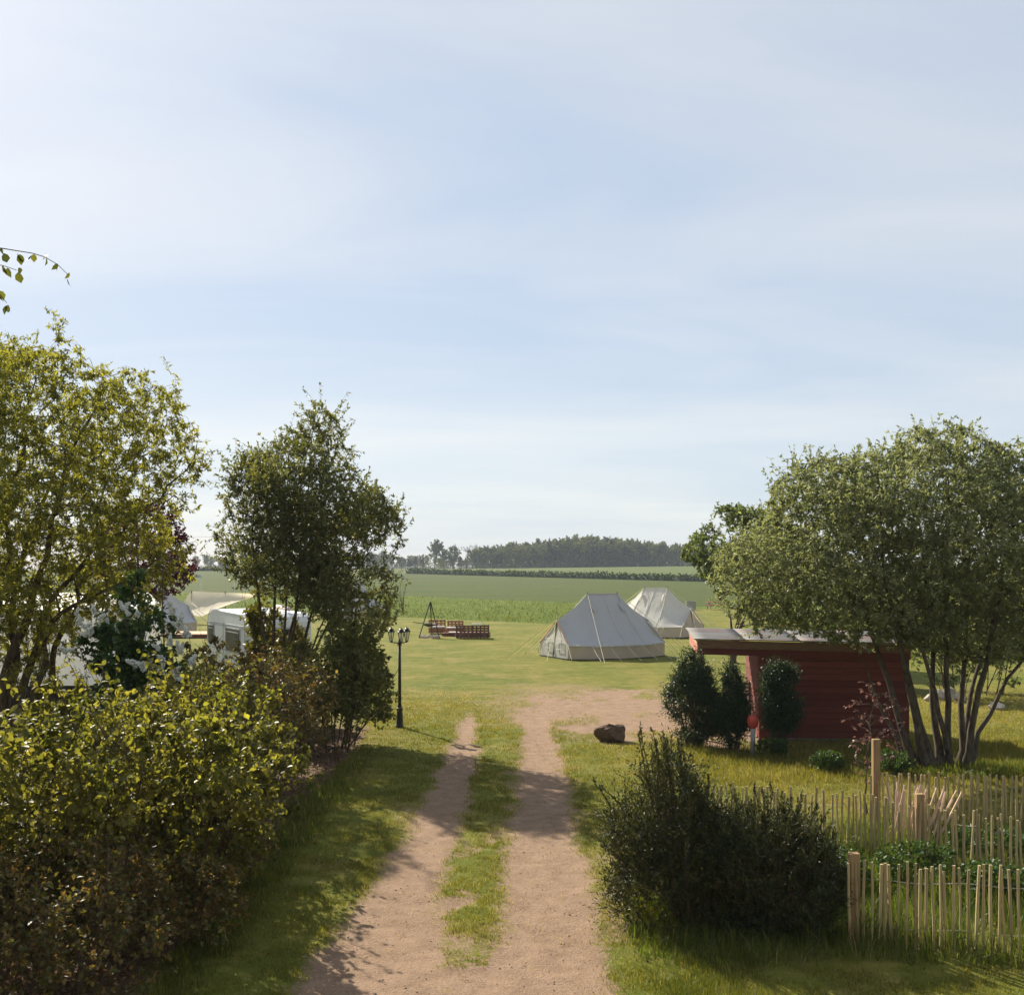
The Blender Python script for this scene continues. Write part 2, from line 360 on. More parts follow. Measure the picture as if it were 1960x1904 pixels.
# fine near ground, split into grass and bare soil
gx = np.arange(FX0, FX1+.01, .095); gy = np.concatenate([np.arange(FY0, 20, .085), np.arange(20, FY1+.01, .15)])
GX, GY = np.meshgrid(gx, gy)
GD, GM = dirt(GX, GY), mulch(GX, GY)
edge = np.minimum.reduce([GX-FX0, FX1-GX, GY-FY0, FY1-GY])
GZ = terrain(GX, GY)+sstep(0, .8, edge)*(-.035*GD*(1-GM)+(fbm(GX*3, GY*3, 21)-.5)*.035+(fbm(GX*9, GY*9, 22)-.5)*.014)
def gz(x, y): return terrain(x, y)
V = np.stack([GX, GY, GZ], -1).reshape(-1, 3); c = len(gx)
i = (np.arange(len(gy)-1)[:, None]*c+np.arange(c-1)[None]).ravel(); Q = np.stack([i, i+1, i+c+1, i+c], 1)
fd = GD.ravel()[Q].mean(1); fm = GM.ravel()[Q].mean(1)
def sub(name, mask):
    q = Q[mask]; u, inv = np.unique(q, return_inverse=True)
    return tag(np_mesh(name, V[u], inv.reshape(-1, 4), M['lawn'], smooth=True, attrs={'dirt': GD.ravel()[u], 'mulch': GM.ravel()[u]}), kind='structure')
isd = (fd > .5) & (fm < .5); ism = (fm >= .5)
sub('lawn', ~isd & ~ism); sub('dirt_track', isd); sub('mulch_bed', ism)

# ------------------------------------------------------------------ vegetation tools
DIAM = (np.array([[0, 0, 0], [-.5, .45, .1], [.5, .45, .1], [0, 1, -.05]]), [np.array([[0, 2, 3], [0, 3, 1]])])
OVAL = (np.array([[0, 0, 0], [0, .38, -.05], [0, .75, -.07], [0, 1, -.2], [-.36, .22, .05], [-.46, .58, .03], [.36, .22, .05], [.46, .58, .03]]),
        [np.array([[0, 1, 4], [0, 6, 1], [2, 3, 5], [2, 7, 3]]), np.array([[1, 2, 5, 4], [1, 6, 7, 2]])])
HEXL = (np.array([[0, 0, 0], [-.38, .25, .06], [-.44, .6, .02], [0, 1, -.18], [.44, .6, .02], [.38, .25, .06]]), [np.array([[0, 5, 4, 3], [0, 3, 2, 1]])])
def leaves(Pn, Fw, Nh, L, W, tpl):
    """leaf cards at Pn, forward Fw, normal hint Nh"""
    r = nrm(np.cross(Fw, Nh)); n = np.cross(r, Fw); T, F = tpl; k = len(T)
    Vv = (Pn[:, None]+T[None, :, 0, None]*(r*W[:, None])[:, None]+T[None, :, 1, None]*(Fw*L[:, None])[:, None]+T[None, :, 2, None]*(n*L[:, None])[:, None])
    o = (np.arange(len(Pn))*k)[:, None, None]
    return Vv.reshape(-1, 3), [(f[None]+o).reshape(-1, f.shape[1]) for f in F], k
def tubes(Pb, Rb, sides):
    """batch of tubes Pb (B,n,3) Rb (B,n)"""
    B, n, _ = Pb.shape; t = nrm(np.gradient(Pb, axis=1)); d = nrm(Pb[:, -1]-Pb[:, 0])
    ref = np.where(np.abs(d[:, 2:3]) < .85, np.array([[0, 0, 1.]]), np.array([[1., 0, 0]]))[:, None]
    a = nrm(np.cross(t, np.broadcast_to(ref, t.shape))); b = np.cross(t, a); an = np.arange(sides)*2*math.pi/sides
    V = Pb[:, :, None]+Rb[:, :, None, None]*(a[:, :, None]*np.cos(an)[:, None]+b[:, :, None]*np.sin(an)[:, None])
    i = np.arange(n-1)[:, None]*sides; j = np.arange(sides)[None]; k = (j+1) % sides
    q = np.stack([i+j, i+k, i+sides+k, i+sides+j], -1).reshape(-1, 4)
    return V.reshape(-1, 3), (q[None]+(np.arange(B)*n*sides)[:, None, None]).reshape(-1, 4)
def thin(l, k=2):
    idx = sorted(set(list(range(0, l[0].shape[1], k))+[l[0].shape[1]-1])); return l[0][:, idx], l[1][:, idx]
def join(parts):
    V = []; F = []; b = 0
    for v, f in parts: V.append(v); F.append(f+b); b += len(v)
    return np.concatenate(V), np.concatenate(F)
def resample(Pb, Rb, frac):
    B, n, _ = Pb.shape; t = np.linspace(0, 1, n)[None]*frac[:, None]*(n-1); i = np.minimum(t.astype(int), n-2); f = t-i; b = np.arange(B)[:, None]
    return Pb[b, i]*(1-f[..., None])+Pb[b, i+1]*f[..., None]
def at_t(Pb, Rb, t):
    B, n, _ = Pb.shape; s = np.clip(t, 0, .9999)*(n-1); i = s.astype(int); f = s-i; b = np.arange(B)
    p = Pb[b, i]*(1-f[:, None])+Pb[b, i+1]*f[:, None]; r = Rb[b, i]*(1-f)+Rb[b, i+1]*f
    return p, r, nrm(Pb[b, i+1]-Pb[b, i])
def envelope(ells, rough=.18, seed=0):
    def f(p):
        v = np.full(p.shape[:-1], 9.)
        for c, r in ells: v = np.minimum(v, np.linalg.norm((p-np.array(c))/np.array(r), axis=-1))
        w = np.sin(p[..., 0]*2.3+seed)*np.sin(p[..., 1]*2.1+seed*1.7)+np.sin(p[..., 2]*2.9+seed*.6+p[..., 0]*1.3)
        return v*(1+rough*.5*w)
    return f
def integrate(start, d, L, n, wig, up, g, spread=None, smooth=.5):
    B = len(start); Pb = np.zeros((B, n, 3)); Pb[:, 0] = start; d = nrm(d); w = np.zeros((B, 3))
    for k in range(1, n):
        w = smooth*w+g.normal(size=(B, 3))*wig
        d = nrm(d+w+np.array([0, 0, up]))
        Pb[:, k] = Pb[:, k-1]+d*(L/(n-1))[:, None]
    return Pb
def grow(Pp, Rp, nc, g, t0=.25, t1=1., ang=(.7, .2), L=1., Lt=.5, n=6, wig=.12, up=.04, env=None, rr=.6, taper=.3, rmin=.002, minfrac=.12):
    B = len(Pp); idx = np.repeat(np.arange(B), nc); N = len(idx)
    t = t0+(t1-t0)*((np.tile(np.arange(nc), B)+g.random(N))/nc)
    p, r, tg = at_t(Pp[idx], Rp[idx], t)
    q = nrm(np.cross(tg, g.normal(size=(N, 3)))); a = g.normal(ang[0], ang[1], N)[:, None]
    d = tg*np.cos(a)+q*np.sin(a)
    Ls = L*(1-Lt*(t-t0)/(t1-t0+1e-6))*g.uniform(.6, 1.3, N)
    Pb = integrate(p, d, Ls, n, wig, up, g); Rb = None
    keep = np.ones(N, bool)
    if env is not None:
        val = env(Pb) > 1; any_ = val.any(1); k = np.argmax(val, 1)
        fr = np.where(any_, np.clip((k-.5)/(n-1), minfrac, 1), 1.)
        keep = ~(any_ & (k == 0) & (g.random(N) < .8))
        Pb = resample(Pb, None, fr); 
    r0 = np.maximum(r*rr, rmin)
    Rb = r0[:, None]*(1-(1-taper)*np.linspace(0, 1, n)[None]); Rb = np.maximum(Rb, rmin*.6)
    return Pb[keep], Rb[keep]
def stem_poly(pts, n=14, wob=.0, g=rng):
    pts = np.asarray(pts, float); s = np.concatenate([[0], np.cumsum(np.linalg.norm(np.diff(pts, axis=0), axis=1))]); u = np.linspace(0, s[-1], n)
    # smooth the polyline a little by cubic-like averaging
    q = np.stack([np.interp(u, s, pts[:, k]) for k in range(3)], 1)
    for _ in range(2): q[1:-1] = .25*q[:-2]+.5*q[1:-1]+.25*q[2:]
    q[1:] += g.normal(size=(n-1, 3))*wob*np.array([1, 1, .3]); return q
def leaf_on(Pb, Rb, m, g, L, W, spread=.9, droop=0., upn=1., tpl=DIAM, t0=.1, lvar=.35, pull=.5, keepf=None, cl=.5):
    B = len(Pb); idx = np.repeat(np.arange(B), m); N = len(idx); t = t0+(1-t0)*g.random(N)
    p, r, tg = at_t(Pb[idx], Rb[idx], t)
    if keepf is not None:
        k = keepf(p); p, tg, idx, N = p[k], tg[k], idx[k], int(k.sum())
    f = nrm(tg*pull+g.normal(size=(N, 3))*spread+np.array([0, 0, -droop]))
    nh = nrm(g.normal(size=(N, 3))*.7+np.array([0, 0, upn]))
    s = g.uniform(1-lvar, 1+lvar, N)
    V, F, k = leaves(p, f, nh, L*s, W*s, tpl)
    tw = g.random(B)[idx]
    v = np.clip(cl*tw+(1-cl)*g.random(N), 0, 1)
    return V, F, np.repeat(v, k), (p, f, nh, s)
def put_crown(name, L, mat, root, kind=None):
    V, F, v = L; o = np_mesh(name, V, F, mat, root, attrs={'v': v}, off=root.location)
    if kind: o['kind'] = kind
    return o

def noise3(p, s, seed):
    return (fbm(p[:, 0]*s+p[:, 2]*s*.71+seed, p[:, 1]*s-p[:, 2]*s*.53, seed, 2)+fbm(p[:, 2]*s-p[:, 0]*s*.37, p[:, 0]*s*.83+p[:, 1]*s*.41, seed+5, 2))*.5
def sample_env(ells, env, n, g, gap=.0, gs=1.0, seed=0, shell=.5, lo=None):
    c = np.array([e[0] for e in ells]); r = np.array([e[1] for e in ells]); mn, mx_ = (c-r*1.25).min(0), (c+r*1.25).max(0); out = []; tot = 0
    while tot < n:
        p = mn+(mx_-mn)*g.random((n*3, 3)); v = env(p); k = (v < 1) & (g.random(len(p)) < (1-shell)+shell*v**2)
        if gap: k &= noise3(p, gs, seed) > gap+g.normal(0, .03, len(p))
        if lo is not None: k &= p[:, 2] > lo
        out.append(p[k]); tot += int(k.sum())
        if not k.any(): break
    return np.concatenate(out)[:n]
from mathutils.kdtree import KDTree
def reach(nodes, targets, g, n=6, wig=.06, rr=.6, rmax=.05, rmin=.003, rise=.25, below=.8, taper=.35, lag=0):
    """branches that lead from the skeleton nodes (P, T, R) to the target points"""
    NP, NT_, NR = nodes; kd = KDTree(len(NP))
    for i, q in enumerate(NP): kd.insert(q, i)
    kd.balance(); pick = np.empty(len(targets), int)
    for j, q in enumerate(targets):
        best = None
        for co, i, dist in kd.find_n(q, 8):
            c = dist*(1+below*max(0., (co[2]-q[2])/max(dist, 1e-3)))
            if best is None or c < best[0]: best = (c, i)
        pick[j] = best[1]
    p0, t0, r0 = NP[pick], NT_[pick], NR[pick]; d = targets-p0; L = np.linalg.norm(d, axis=1, keepdims=True)
    c1 = p0+(t0*.55+nrm(d)*.45+np.array([0, 0, rise]))*L*.42
    s = np.linspace(0, 1, n)[None, :, None]; Pb = (1-s)**2*p0[:, None]+2*s*(1-s)*c1[:, None]+s*s*targets[:, None]
    w = g.normal(size=Pb.shape)*wig*L[:, None]; w[:, 0] = 0
    for _ in range(1): w[:, 1:-1] = (w[:, :-2]+w[:, 1:-1]*2+w[:, 2:])/4
    Pb = Pb+w
    ra = np.clip(r0*rr, rmin, rmax)[:, None]; Rb = np.maximum(ra*(1-(1-taper)*np.linspace(0, 1, n)[None]), rmin*.7)
    return Pb, Rb
def nodes_of(*lev, zmin=None):
    Pn = np.concatenate([p[:, 1:].reshape(-1, 3) for p, r in lev]); Tn = np.concatenate([nrm(np.gradient(p, axis=1))[:, 1:].reshape(-1, 3) for p, r in lev]); Rn = np.concatenate([r[:, 1:].ravel() for p, r in lev])
    if zmin is not None: k = Pn[:, 2] > zmin; Pn, Tn, Rn = Pn[k], Tn[k], Rn[k]
    return Pn, Tn, Rn

# ------------------------------------------------------------------ trees
def make_tree(root, stems, r0, ells, K, leaf, bark, leafm, seed, stem_wob=.03, r_end=.08, stem_n=14, wig=(.05, .06, .08), gap=.36, gs=1.1, rough=.18, zmin=None, shell=.55, rise=.22, tmin=.0028):
    """stems: world polylines; K: numbers of limbs, branches and twigs that fill the crown volume given by ells"""
    g = np.random.default_rng(seed); env = envelope(ells, rough, seed)
    S = np.stack([stem_poly(p, stem_n, stem_wob, g) for p in stems])
    val = env(S) > .93; val[:, :stem_n//2] = False; anyv = val.any(1); kx = np.argmax(val, 1)
    S = resample(S, None, np.where(anyv, np.clip((kx-.5)/(stem_n-1), .4, 1), 1.))
    R = np.stack([r*(1-(1-r_end)*np.linspace(0, 1, stem_n)**.8) for r in r0]); R = R*(1+.5*np.exp(-np.linspace(0, 1, stem_n)*14))
    for k in range(len(S)):
        v, f = tubes(S[k:k+1], R[k:k+1], 9); np_mesh('trunk', v, f, bark, root, smooth=True, off=root.location)
    lo = zmin
    l1 = reach(nodes_of((S, R), zmin=lo), sample_env(ells, env, K[0], g, shell=.6, lo=lo), g, 9, wig[0], .55, .06, .006, rise, .9)
    l2 = reach(nodes_of((S, R), l1, zmin=lo), sample_env(ells, env, K[1], g, gap*.9, gs, seed, shell), g, 7, wig[1], .6, .02, .004, rise, .6)
    nn = nodes_of(l1, l2); nn = (nn[0], nn[1], np.minimum(nn[2], .012))
    l3 = reach(nn, sample_env(ells, env, K[2], g, gap, gs, seed, shell), g, 6, wig[2], .6, .006, tmin, rise, .4)
    # short twigs that break the outline
    l4 = grow(*l3, 1, g, t0=.6, ang=(.35, .2), L=leaf.get('spur', .22), n=4, wig=.08 if wig[2] < .1 else .3, up=.22 if wig[2] < .1 else .1, rr=.8, rmin=tmin)
    v, f = join([tubes(*l1, 5), tubes(*(l2 if wig[2] > .1 else thin(l2)), 4), tubes(*thin(l3), 3), tubes(*thin(l4, 3), 3)]); np_mesh('branches', v, f, bark, root, smooth=True, off=root.location)
    Vs, Fs, vs_ = [], {}, []; b = 0
    for lv_, m in ((l3, leaf['m'][0]), (l4, leaf['m'][1])):
        V, F, v, _ = leaf_on(*lv_, m, g, leaf['L'], leaf['W'], **leaf.get('kw', {})); Vs.append(V); vs_.append(v)
        for q, ff in enumerate(F): Fs.setdefault(q, []).append(ff+b)
        b += len(V)
    put_crown('crown', (np.concatenate(Vs), [np.concatenate(q) for q in Fs.values()], np.concatenate(vs_)), leafm, root)

def DP(pts, Y, dY=0.):
    """path through photo points at distance Y, drifting by dY towards its end"""
    n = len(pts); return [P(u, v, Y+dY*(i/(n-1))**1.2) for i, (u, v) in enumerate(pts)]

# goat willow on the right, many stems
Y = 20.9
root = thing('goat_willow', 'broad multi-stemmed grey-green tree standing in front of the red shed', 'tree', (X(1805, Y), Y, 0))
paths = [([(1748, 1476), (1700, 1385), (1660, 1290), (1620, 1210), (1560, 1130), (1470, 1085)], -.9, .07),
         ([(1760, 1478), (1722, 1380), (1690, 1270), (1650, 1150), (1590, 1000), (1570, 900)], .8, .085),
         ([(1777, 1478), (1745, 1350), (1720, 1220), (1690, 1080), (1680, 890)], -1.4, .085),
         ([(1800, 1480), (1787, 1330), (1790, 1200), (1760, 1050), (1745, 850)], 1.3, .08),
         ([(1816, 1480), (1815, 1330), (1805, 1230), (1815, 1100), (1812, 870)], -.6, .08),
         ([(1832, 1480), (1840, 1350), (1850, 1200), (1850, 1000), (1862, 850)], 1.0, .075),
         ([(1846, 1478), (1862, 1360), (1890, 1240), (1920, 1100), (1945, 920)], -1.2, .08),
         ([(1856, 1476), (1880, 1385), (1940, 1290), (2010, 1180), (2060, 1030)], .4, .06),
         ([(1788, 1480), (1765, 1390), (1735, 1300), (1725, 1190), (1610, 1070), (1480, 1020)], 1.2, .075),
         ([(1822, 1480), (1800, 1370), (1770, 1240), (1700, 1120), (1640, 960)], -1.7, .065),
         ([(1840, 1480), (1850, 1390), (1862, 1300), (1905, 1180), (1990, 1000)], 1.6, .07)]
stems = [DP(p, Y, d*1.2) for p, d, r in paths]
ells = [((X(1770, Y), Y, Z(1030, Y)), (2.4, 2.6, 2.1)), ((X(1600, Y), Y, Z(1050, Y)), (1.75, 2.2, 1.8)), ((X(1455, Y), Y-.2, Z(1110, Y)), (1.0, 1.5, 1.1)), ((X(1930, Y), Y+.2, Z(1070, Y)), (2.1, 2.2, 1.75)), ((X(1620, Y), Y-.3, Z(1165, Y)), (1.7, 1.5, .7)), ((X(1900, Y), Y, Z(1190, Y)), (1.7, 1.6, .8))]
make_tree(root, stems, [p[2] for p in paths], ells, (110, 700, 5200), dict(m=(17, 13), L=.078, W=.036, spur=.45, kw=dict(spread=.75, pull=.6)), M['bark_grey'], M['leaf_goat'], 41, zmin=1.5, gap=.33, rough=.12)

# smaller green tree farther back, seen left of the willow
Y = 44.7
root = thing('round_tree', 'small fresh green tree behind the shed, left of the big multi-stemmed tree', 'tree', (X(1403, Y), Y, 0))
ells = [((X(1372, Y), Y, Z(1062, Y)), (1.35, 1.5, 1.35)), ((X(1425, Y), Y, Z(1040, Y)), (1.5, 1.7, 1.8)), ((X(1485, Y), Y, Z(1100, Y)), (1.9, 1.8, 2.2))]
make_tree(root, [DP([(1403, 1268), (1402, 1200), (1392, 1130), (1375, 1040)], Y, .3), DP([(1403, 1260), (1410, 1190), (1440, 1100), (1450, 1000)], Y, -.6), DP([(1404, 1255), (1420, 1190), (1465, 1120), (1500, 1060)], Y, .6)], [.12, .1, .1], ells, (40, 280, 2200), dict(m=(12, 7), L=.115, W=.068), M['bark_dark'], M['leaf_back'], 42, zmin=1.2)

# dense multi-stemmed tree left of the lamp
Y = 25.
root = thing('cherry_tree', 'upright dark green multi-stemmed tree beside the white caravan', 'tree', (X(535, Y), Y, 0))
paths = [([(512, 1425), (512, 1320), (506, 1210), (490, 1110), (485, 1000), (497, 830)], -.8, .06),
         ([(520, 1425), (522, 1320), (520, 1220), (530, 1100), (540, 960), (565, 820)], .9, .07),
         ([(535, 1425), (545, 1310), (560, 1210), (580, 1080), (590, 940), (600, 810)], -.3, .065),
         ([(548, 1425), (558, 1310), (590, 1200), (625, 1080), (655, 960), (675, 850)], .7, .06),
         ([(556, 1425), (572, 1330), (612, 1220), (670, 1110), (720, 1030), (755, 990)], -.5, .055),
         ([(528, 1425), (532, 1330), (555, 1190), (620, 1050), (640, 920), (635, 840)], 1.3, .055),
         ([(508, 1425), (505, 1330), (490, 1220), (455, 1120), (440, 1030), (450, 900)], .4, .045),
         ([(540, 1425), (540, 1320), (545, 1200), (550, 1070), (545, 940), (530, 850)], -1.4, .05),
         ([(552, 1425), (570, 1300), (620, 1180), (690, 1060), (700, 940)], -1.3, .05)]
ells = [((X(595, Y), Y, Z(1000, Y)), (1.65, 1.8, 2.15)), ((X(565, Y), Y, Z(905, Y)), (1.05, 1.1, 1.2)), ((X(640, Y), Y, Z(900, Y)), (.6, .6, .9)), ((X(500, Y), Y, Z(1010, Y)), (1.0, 1.1, 1.6)), ((X(690, Y), Y, Z(1010, Y)), (.95, 1.0, 1.1)), ((X(680, Y), Y, Z(1120, Y)), (.9, 1.0, 1.25))]
make_tree(root, [DP(p, Y, d) for p, d, r in paths], [p[2] for p in paths], ells, (90, 480, 2700), dict(m=(13, 17), L=.08, W=.034, spur=.62, kw=dict(spread=.7, pull=.8)), M['bark_dark'], M['leaf_mid'], 43, zmin=1.5, rise=.5, gap=.44, rough=.26)

# corkscrew willow at the left edge
Y = 23.5
root = thing('corkscrew_willow', 'tall yellow-green tree with twisted branches at the left edge', 'tree', (X(40, Y), Y, 0))
paths = [([(-20, 1425), (-5, 1375), (10, 1290), (45, 1200), (85, 1100), (105, 980), (112, 900), (150, 830), (200, 760), (230, 690)], -.8, 0.144),
         ([(35, 1425), (38, 1385), (50, 1310), (75, 1200), (105, 1130), (170, 1060), (250, 1000), (330, 930), (385, 850)], .7, 0.112),
         ([(72, 1425), (70, 1385), (68, 1330), (78, 1240), (100, 1190), (160, 1150), (240, 1110), (320, 1060), (390, 1010)], -1.0, 0.106),
         ([(68, 1420), (80, 1365), (86, 1310), (100, 1250), (135, 1200), (165, 1100), (195, 950), (260, 820)], 1.4, 0.094),
         ([(0, 1425), (-10, 1370), (-25, 1280), (0, 1150), (20, 1000), (45, 850), (60, 720), (70, 640)], .8, 0.125),
         ([(-25, 1425), (-60, 1370), (-90, 1250), (-110, 1050), (-90, 850), (-60, 690)], -.4, 0.125),
         ([(-5, 1425), (15, 1370), (30, 1270), (20, 1120), (60, 990), (130, 860), (165, 720)], 1.9, 0.106)]
ells = [((X(90, Y), Y, Z(950, Y)), (2.82, 3.09, 3.69)), ((X(250, Y), Y, Z(930, Y)), (1.54, 1.88, 2.82)), ((X(310, Y), Y, Z(980, Y)), (1.01, 1.34, 1.61)), ((X(-120, Y), Y, Z(930, Y)), (2.69, 2.95, 3.49)), ((X(220, Y), Y, Z(1080, Y)), (1.48, 1.61, 1.07))]
make_tree(root, [DP(p, Y, d) for p, d, r in paths], [p[2] for p in paths], ells, (120, 700, 4400), dict(m=(19, 13), L=.098, W=.033, spur=.4, kw=dict(spread=.8, pull=.4, droop=.35)), M['bark_dark'], M['leaf_willow'], 44, stem_wob=.07, stem_n=22, wig=(.11, .14, 0.200), zmin=2.4, gap=.35, gs=1.3, rise=.15)

# purple-leaved tree behind the willow
Y = 38.
root = thing('purple_plum', 'dark purple-leaved tree half hidden behind the twisted willow', 'tree', (X(275, Y), Y, 0))
ells = [((X(270, Y), Y, Z(1060, Y)), (1.9, 1.6, 1.9)), ((X(320, Y), Y, Z(1090, Y)), (1.0, 1., 1.1))]
make_tree(root, [DP([(275, 1299), (272, 1200), (262, 1050), (255, 960)], Y), DP([(278, 1290), (290, 1180), (320, 1080), (330, 1010)], Y, .4)], [.1, .08], ells, (25, 160, 900), dict(m=(12, 8), L=.1, W=.06), M['bark_dark'], M['leaf_purple'], 45, zmin=1.2)

# small yellow shoots in front of caravan (young tree)
Y = 27.5
root = thing('young_maple', 'young yellow-green tree between the caravan window and the dark multi-stemmed tree', 'tree', (X(512, Y), Y, 0))
ells = [((X(535, Y), Y, Z(1245, Y)), (.85, .6, .85)), ((X(500, Y), Y, Z(1180, Y)), (.45, .5, .75))]
make_tree(root, [DP([(512, 1379), (506, 1280), (496, 1190), (476, 1090)], Y), DP([(512, 1375), (516, 1280), (520, 1190), (505, 1120)], Y, .3)], [.035, .03], ells, (20, 90, 420), dict(m=(9, 6), L=.13, W=.07), M['bark_dark'], M['leaf_small'], 46, zmin=.8)

# ------------------------------------------------------------------ shrubs
def shrub(name, label, cat, x, y, h, r, leafm, seed, nst=16, leafL=.07, leafW=.055, tpl=DIAM, m=(8, 5), lv=(9, 6), barkm='twig', zlow=.25, singles=0, single_mat=None, group=None, droop=.35, lean=(0, 0), wig=.12, up=.05, spread=.85, leafn='foliage', ells=None, stem_r=.018, rough=.2, kind='stuff', fl=.9, gapn=0., shoots=0):
    g = np.random.default_rng(seed); z0 = float(gz(x, y))
    root = thing(name, label, cat, (x, y, z0), group=group)
    a = g.uniform(0, 2*math.pi, nst); rr = np.sqrt(g.random(nst))*r*.5; tilt = g.uniform(.05, .62, nst)
    st = np.stack([x+rr*np.cos(a), y+rr*np.sin(a), np.full(nst, z0-.02)], 1)
    d = np.stack([np.sin(tilt)*np.cos(a)*(r/h*1.7)+lean[0], np.sin(tilt)*np.sin(a)*(r/h*1.7)+lean[1], np.cos(tilt)], 1)
    env = envelope(ells or [((x, y, z0+h*.56), (r, r, h*.47)), ((x, y, z0+h*.32), (r*.92, r*.92, h*.36))], rough, seed)
    S = integrate(st, d, g.uniform(.75, 1.22, nst)*h, 8, wig*.5, .02, g)
    val = env(S) > 1; val[:, :3] = False; anyv = val.any(1); kx = np.argmax(val, 1)
    S = resample(S, None, np.where(anyv, np.clip((kx+g.uniform(-.5, 1.1, nst))/7, .35, 1), 1.))
    R = stem_r*g.uniform(.6, 1.2, nst)[:, None]*(1-.75*np.linspace(0, 1, 8)[None])
    l1 = grow(S, R, lv[0], g, t0=.12, ang=(.8, .25), L=r*.75, Lt=.3, n=6, wig=wig, up=up, env=env, rr=.55, rmin=.003)
    l2 = grow(*l1, lv[1], g, t0=.2, ang=(.75, .3), L=r*.34, n=5, wig=wig, up=up, env=env, rr=.55, rmin=.0022)
    if shoots:      # long young shoots that break the outline
        tip = l2[0][:, -1]; sc_ = env(tip)+.5*(tip[:, 2]-z0)/h+.25*g.random(len(tip)); od = np.argsort(-sc_)[:shoots*5]; od = g.choice(od, shoots, replace=False)
        dd = nrm(tip[od]-np.array([x, y, z0+h*.35]))+np.array([0, 0, .55]); sh_ = integrate(tip[od], dd, g.uniform(.25, .6, shoots), 6, .07, -.05, g); l2 = (np.concatenate([np.pad(l2[0], ((0, 0), (0, 1), (0, 0)), 'edge'), sh_]), np.concatenate([np.pad(l2[1], ((0, 0), (0, 1)), 'edge'), np.full((shoots, 6), .003)]))
    v, f = join([tubes(S, R, 6), tubes(*thin(l1), 3), tubes(*thin(l2, 4), 3)])
    np_mesh('stems', v, f, M[barkm], root, smooth=True, off=root.location)
    def kf(p):
        k = p[:, 2] > z0+zlow*g.random(len(p))**.5
        if gapn: k &= (noise3(p, 1.7, seed) > gapn+g.normal(0, .03, len(p))) | (g.random(len(p)) < .12)
        return k
    outs = [leaf_on(*l2, m[0], g, leafL, leafW, tpl=tpl, droop=droop, keepf=kf, spread=spread), leaf_on(*l1, m[1], g, leafL, leafW, tpl=tpl, droop=droop, keepf=kf, spread=spread)]
    pos_ = [np.concatenate([o[3][k] for o in outs]) for k in range(4)]
    if singles:      # the leaves that show largest become leaves of their own
        p, fw, nh, s = pos_
        out = env(p); score = (out > .8)*1.0+(p[:, 2]-z0)/h*.6+(-(p[:, 1]-y))/r*.6+(p[:, 0]-x)/r*.3+s*.4+g.random(len(p))*.8
        order = np.argsort(-score)[:singles]; mask = np.ones(len(p), bool); mask[order] = False
        me = bpy.data.meshes.new('leaf'); T, F = OVAL; me.from_pydata([tuple(q) for q in T*np.array([1, 1, 1])], [], [tuple(map(int, q)) for ff in F for q in ff]); me.update(); me.materials.append(single_mat)
        for i in order:
            f_ = fw[i]; r_ = nrm(np.cross(f_, nh[i])); n_ = np.cross(r_, f_); o = bpy.data.objects.new('leaf', me); COL.objects.link(o); o.parent = root
            W_, L_ = leafW*s[i]*1.1, leafL*s[i]*1.1; q = p[i]-np.array(root.location)
            o.matrix_local = Matrix(((r_[0]*W_, f_[0]*L_, n_[0]*L_, q[0]), (r_[1]*W_, f_[1]*L_, n_[1]*L_, q[1]), (r_[2]*W_, f_[2]*L_, n_[2]*L_, q[2]), (0, 0, 0, 1)))
        p, fw, nh, s = (q[mask] for q in pos_)
        V_, F_, k = leaves(p, fw, nh, leafL*s, leafW*s, tpl)
        v_ = np.repeat(np.clip(.5*g.random(len(p))+.5*vnoise(p[:, 0]*4, p[:, 2]*4, seed), 0, 1), k)
        put_crown(leafn, (V_, F_, v_), leafm, root, kind)
    else:
        b = len(outs[0][0]); put_crown(leafn, (np.concatenate([outs[0][0], outs[1][0]]), [np.concatenate([a_, b_+b]) for a_, b_ in zip(outs[0][1], outs[1][1])], np.concatenate([outs[0][2], outs[1][2]])), leafm, root, kind)
    return root, l2, pos_

# hazels of the hedge on the left, nearest first
for k, (x, y, h, r, lab) in enumerate([
    (-5.2, 10.3, 2.2, 1.2, 'large-leaved green shrub cut by the left edge, nearest of the hedge'),
    (-4.0, 11.9, 2.62, 1.22, 'tall yellow-green large-leaved shrub in the front of the left hedge'),
    (-4.15, 13.8, 2.62, 1.25, 'yellow-green large-leaved shrub in the middle of the left hedge'),
    (-4.35, 15.7, 2.42, 1.2, 'yellow-green large-leaved shrub next to the reddish part of the hedge')]):
    shrub('hazel_shrub', lab, 'shrub', x, y, h, r, M['leaf_hazel'], 60+k, nst=17, leafL=.066, leafW=.053, tpl=HEXL, m=(12, 7), lv=(12, 6), rough=.36, gapn=.43, shoots=26, fl=1., singles=[200, 280, 200, 120][k], single_mat=M['leaf_hazel_single'], group='large-leaved shrubs of the hedge', droop=.6, spread=.75, zlow=.3)
shrub('hazel_shrub', 'low dark large-leaved shrub behind the front of the left hedge', 'shrub', -6.3, 12.6, 2.2, 1.2, M['leaf_hazel'], 66, nst=14, leafL=.09, leafW=.075, m=(6, 4), group='large-leaved shrubs of the hedge')
shrub('red_shrub', 'reddish-green small-leaved shrub in the hedge above the mulch strip', 'shrub', -4.5, 17.9, 2.25, 1.15, M['leaf_red'], 70, gapn=.38, shoots=20, leafL=.065, leafW=.042, m=(10, 6), lv=(10, 7), zlow=.8)
shrub('red_shrub', 'copper-tinted small-leaved shrub in the hedge nearest the dark green shrub', 'shrub', -4.55, 20.1, 2.35, 1.2, M['leaf_red'], 71, gapn=.38, shoots=22, leafL=.065, leafW=.042, m=(10, 6), lv=(10, 7), zlow=.8)
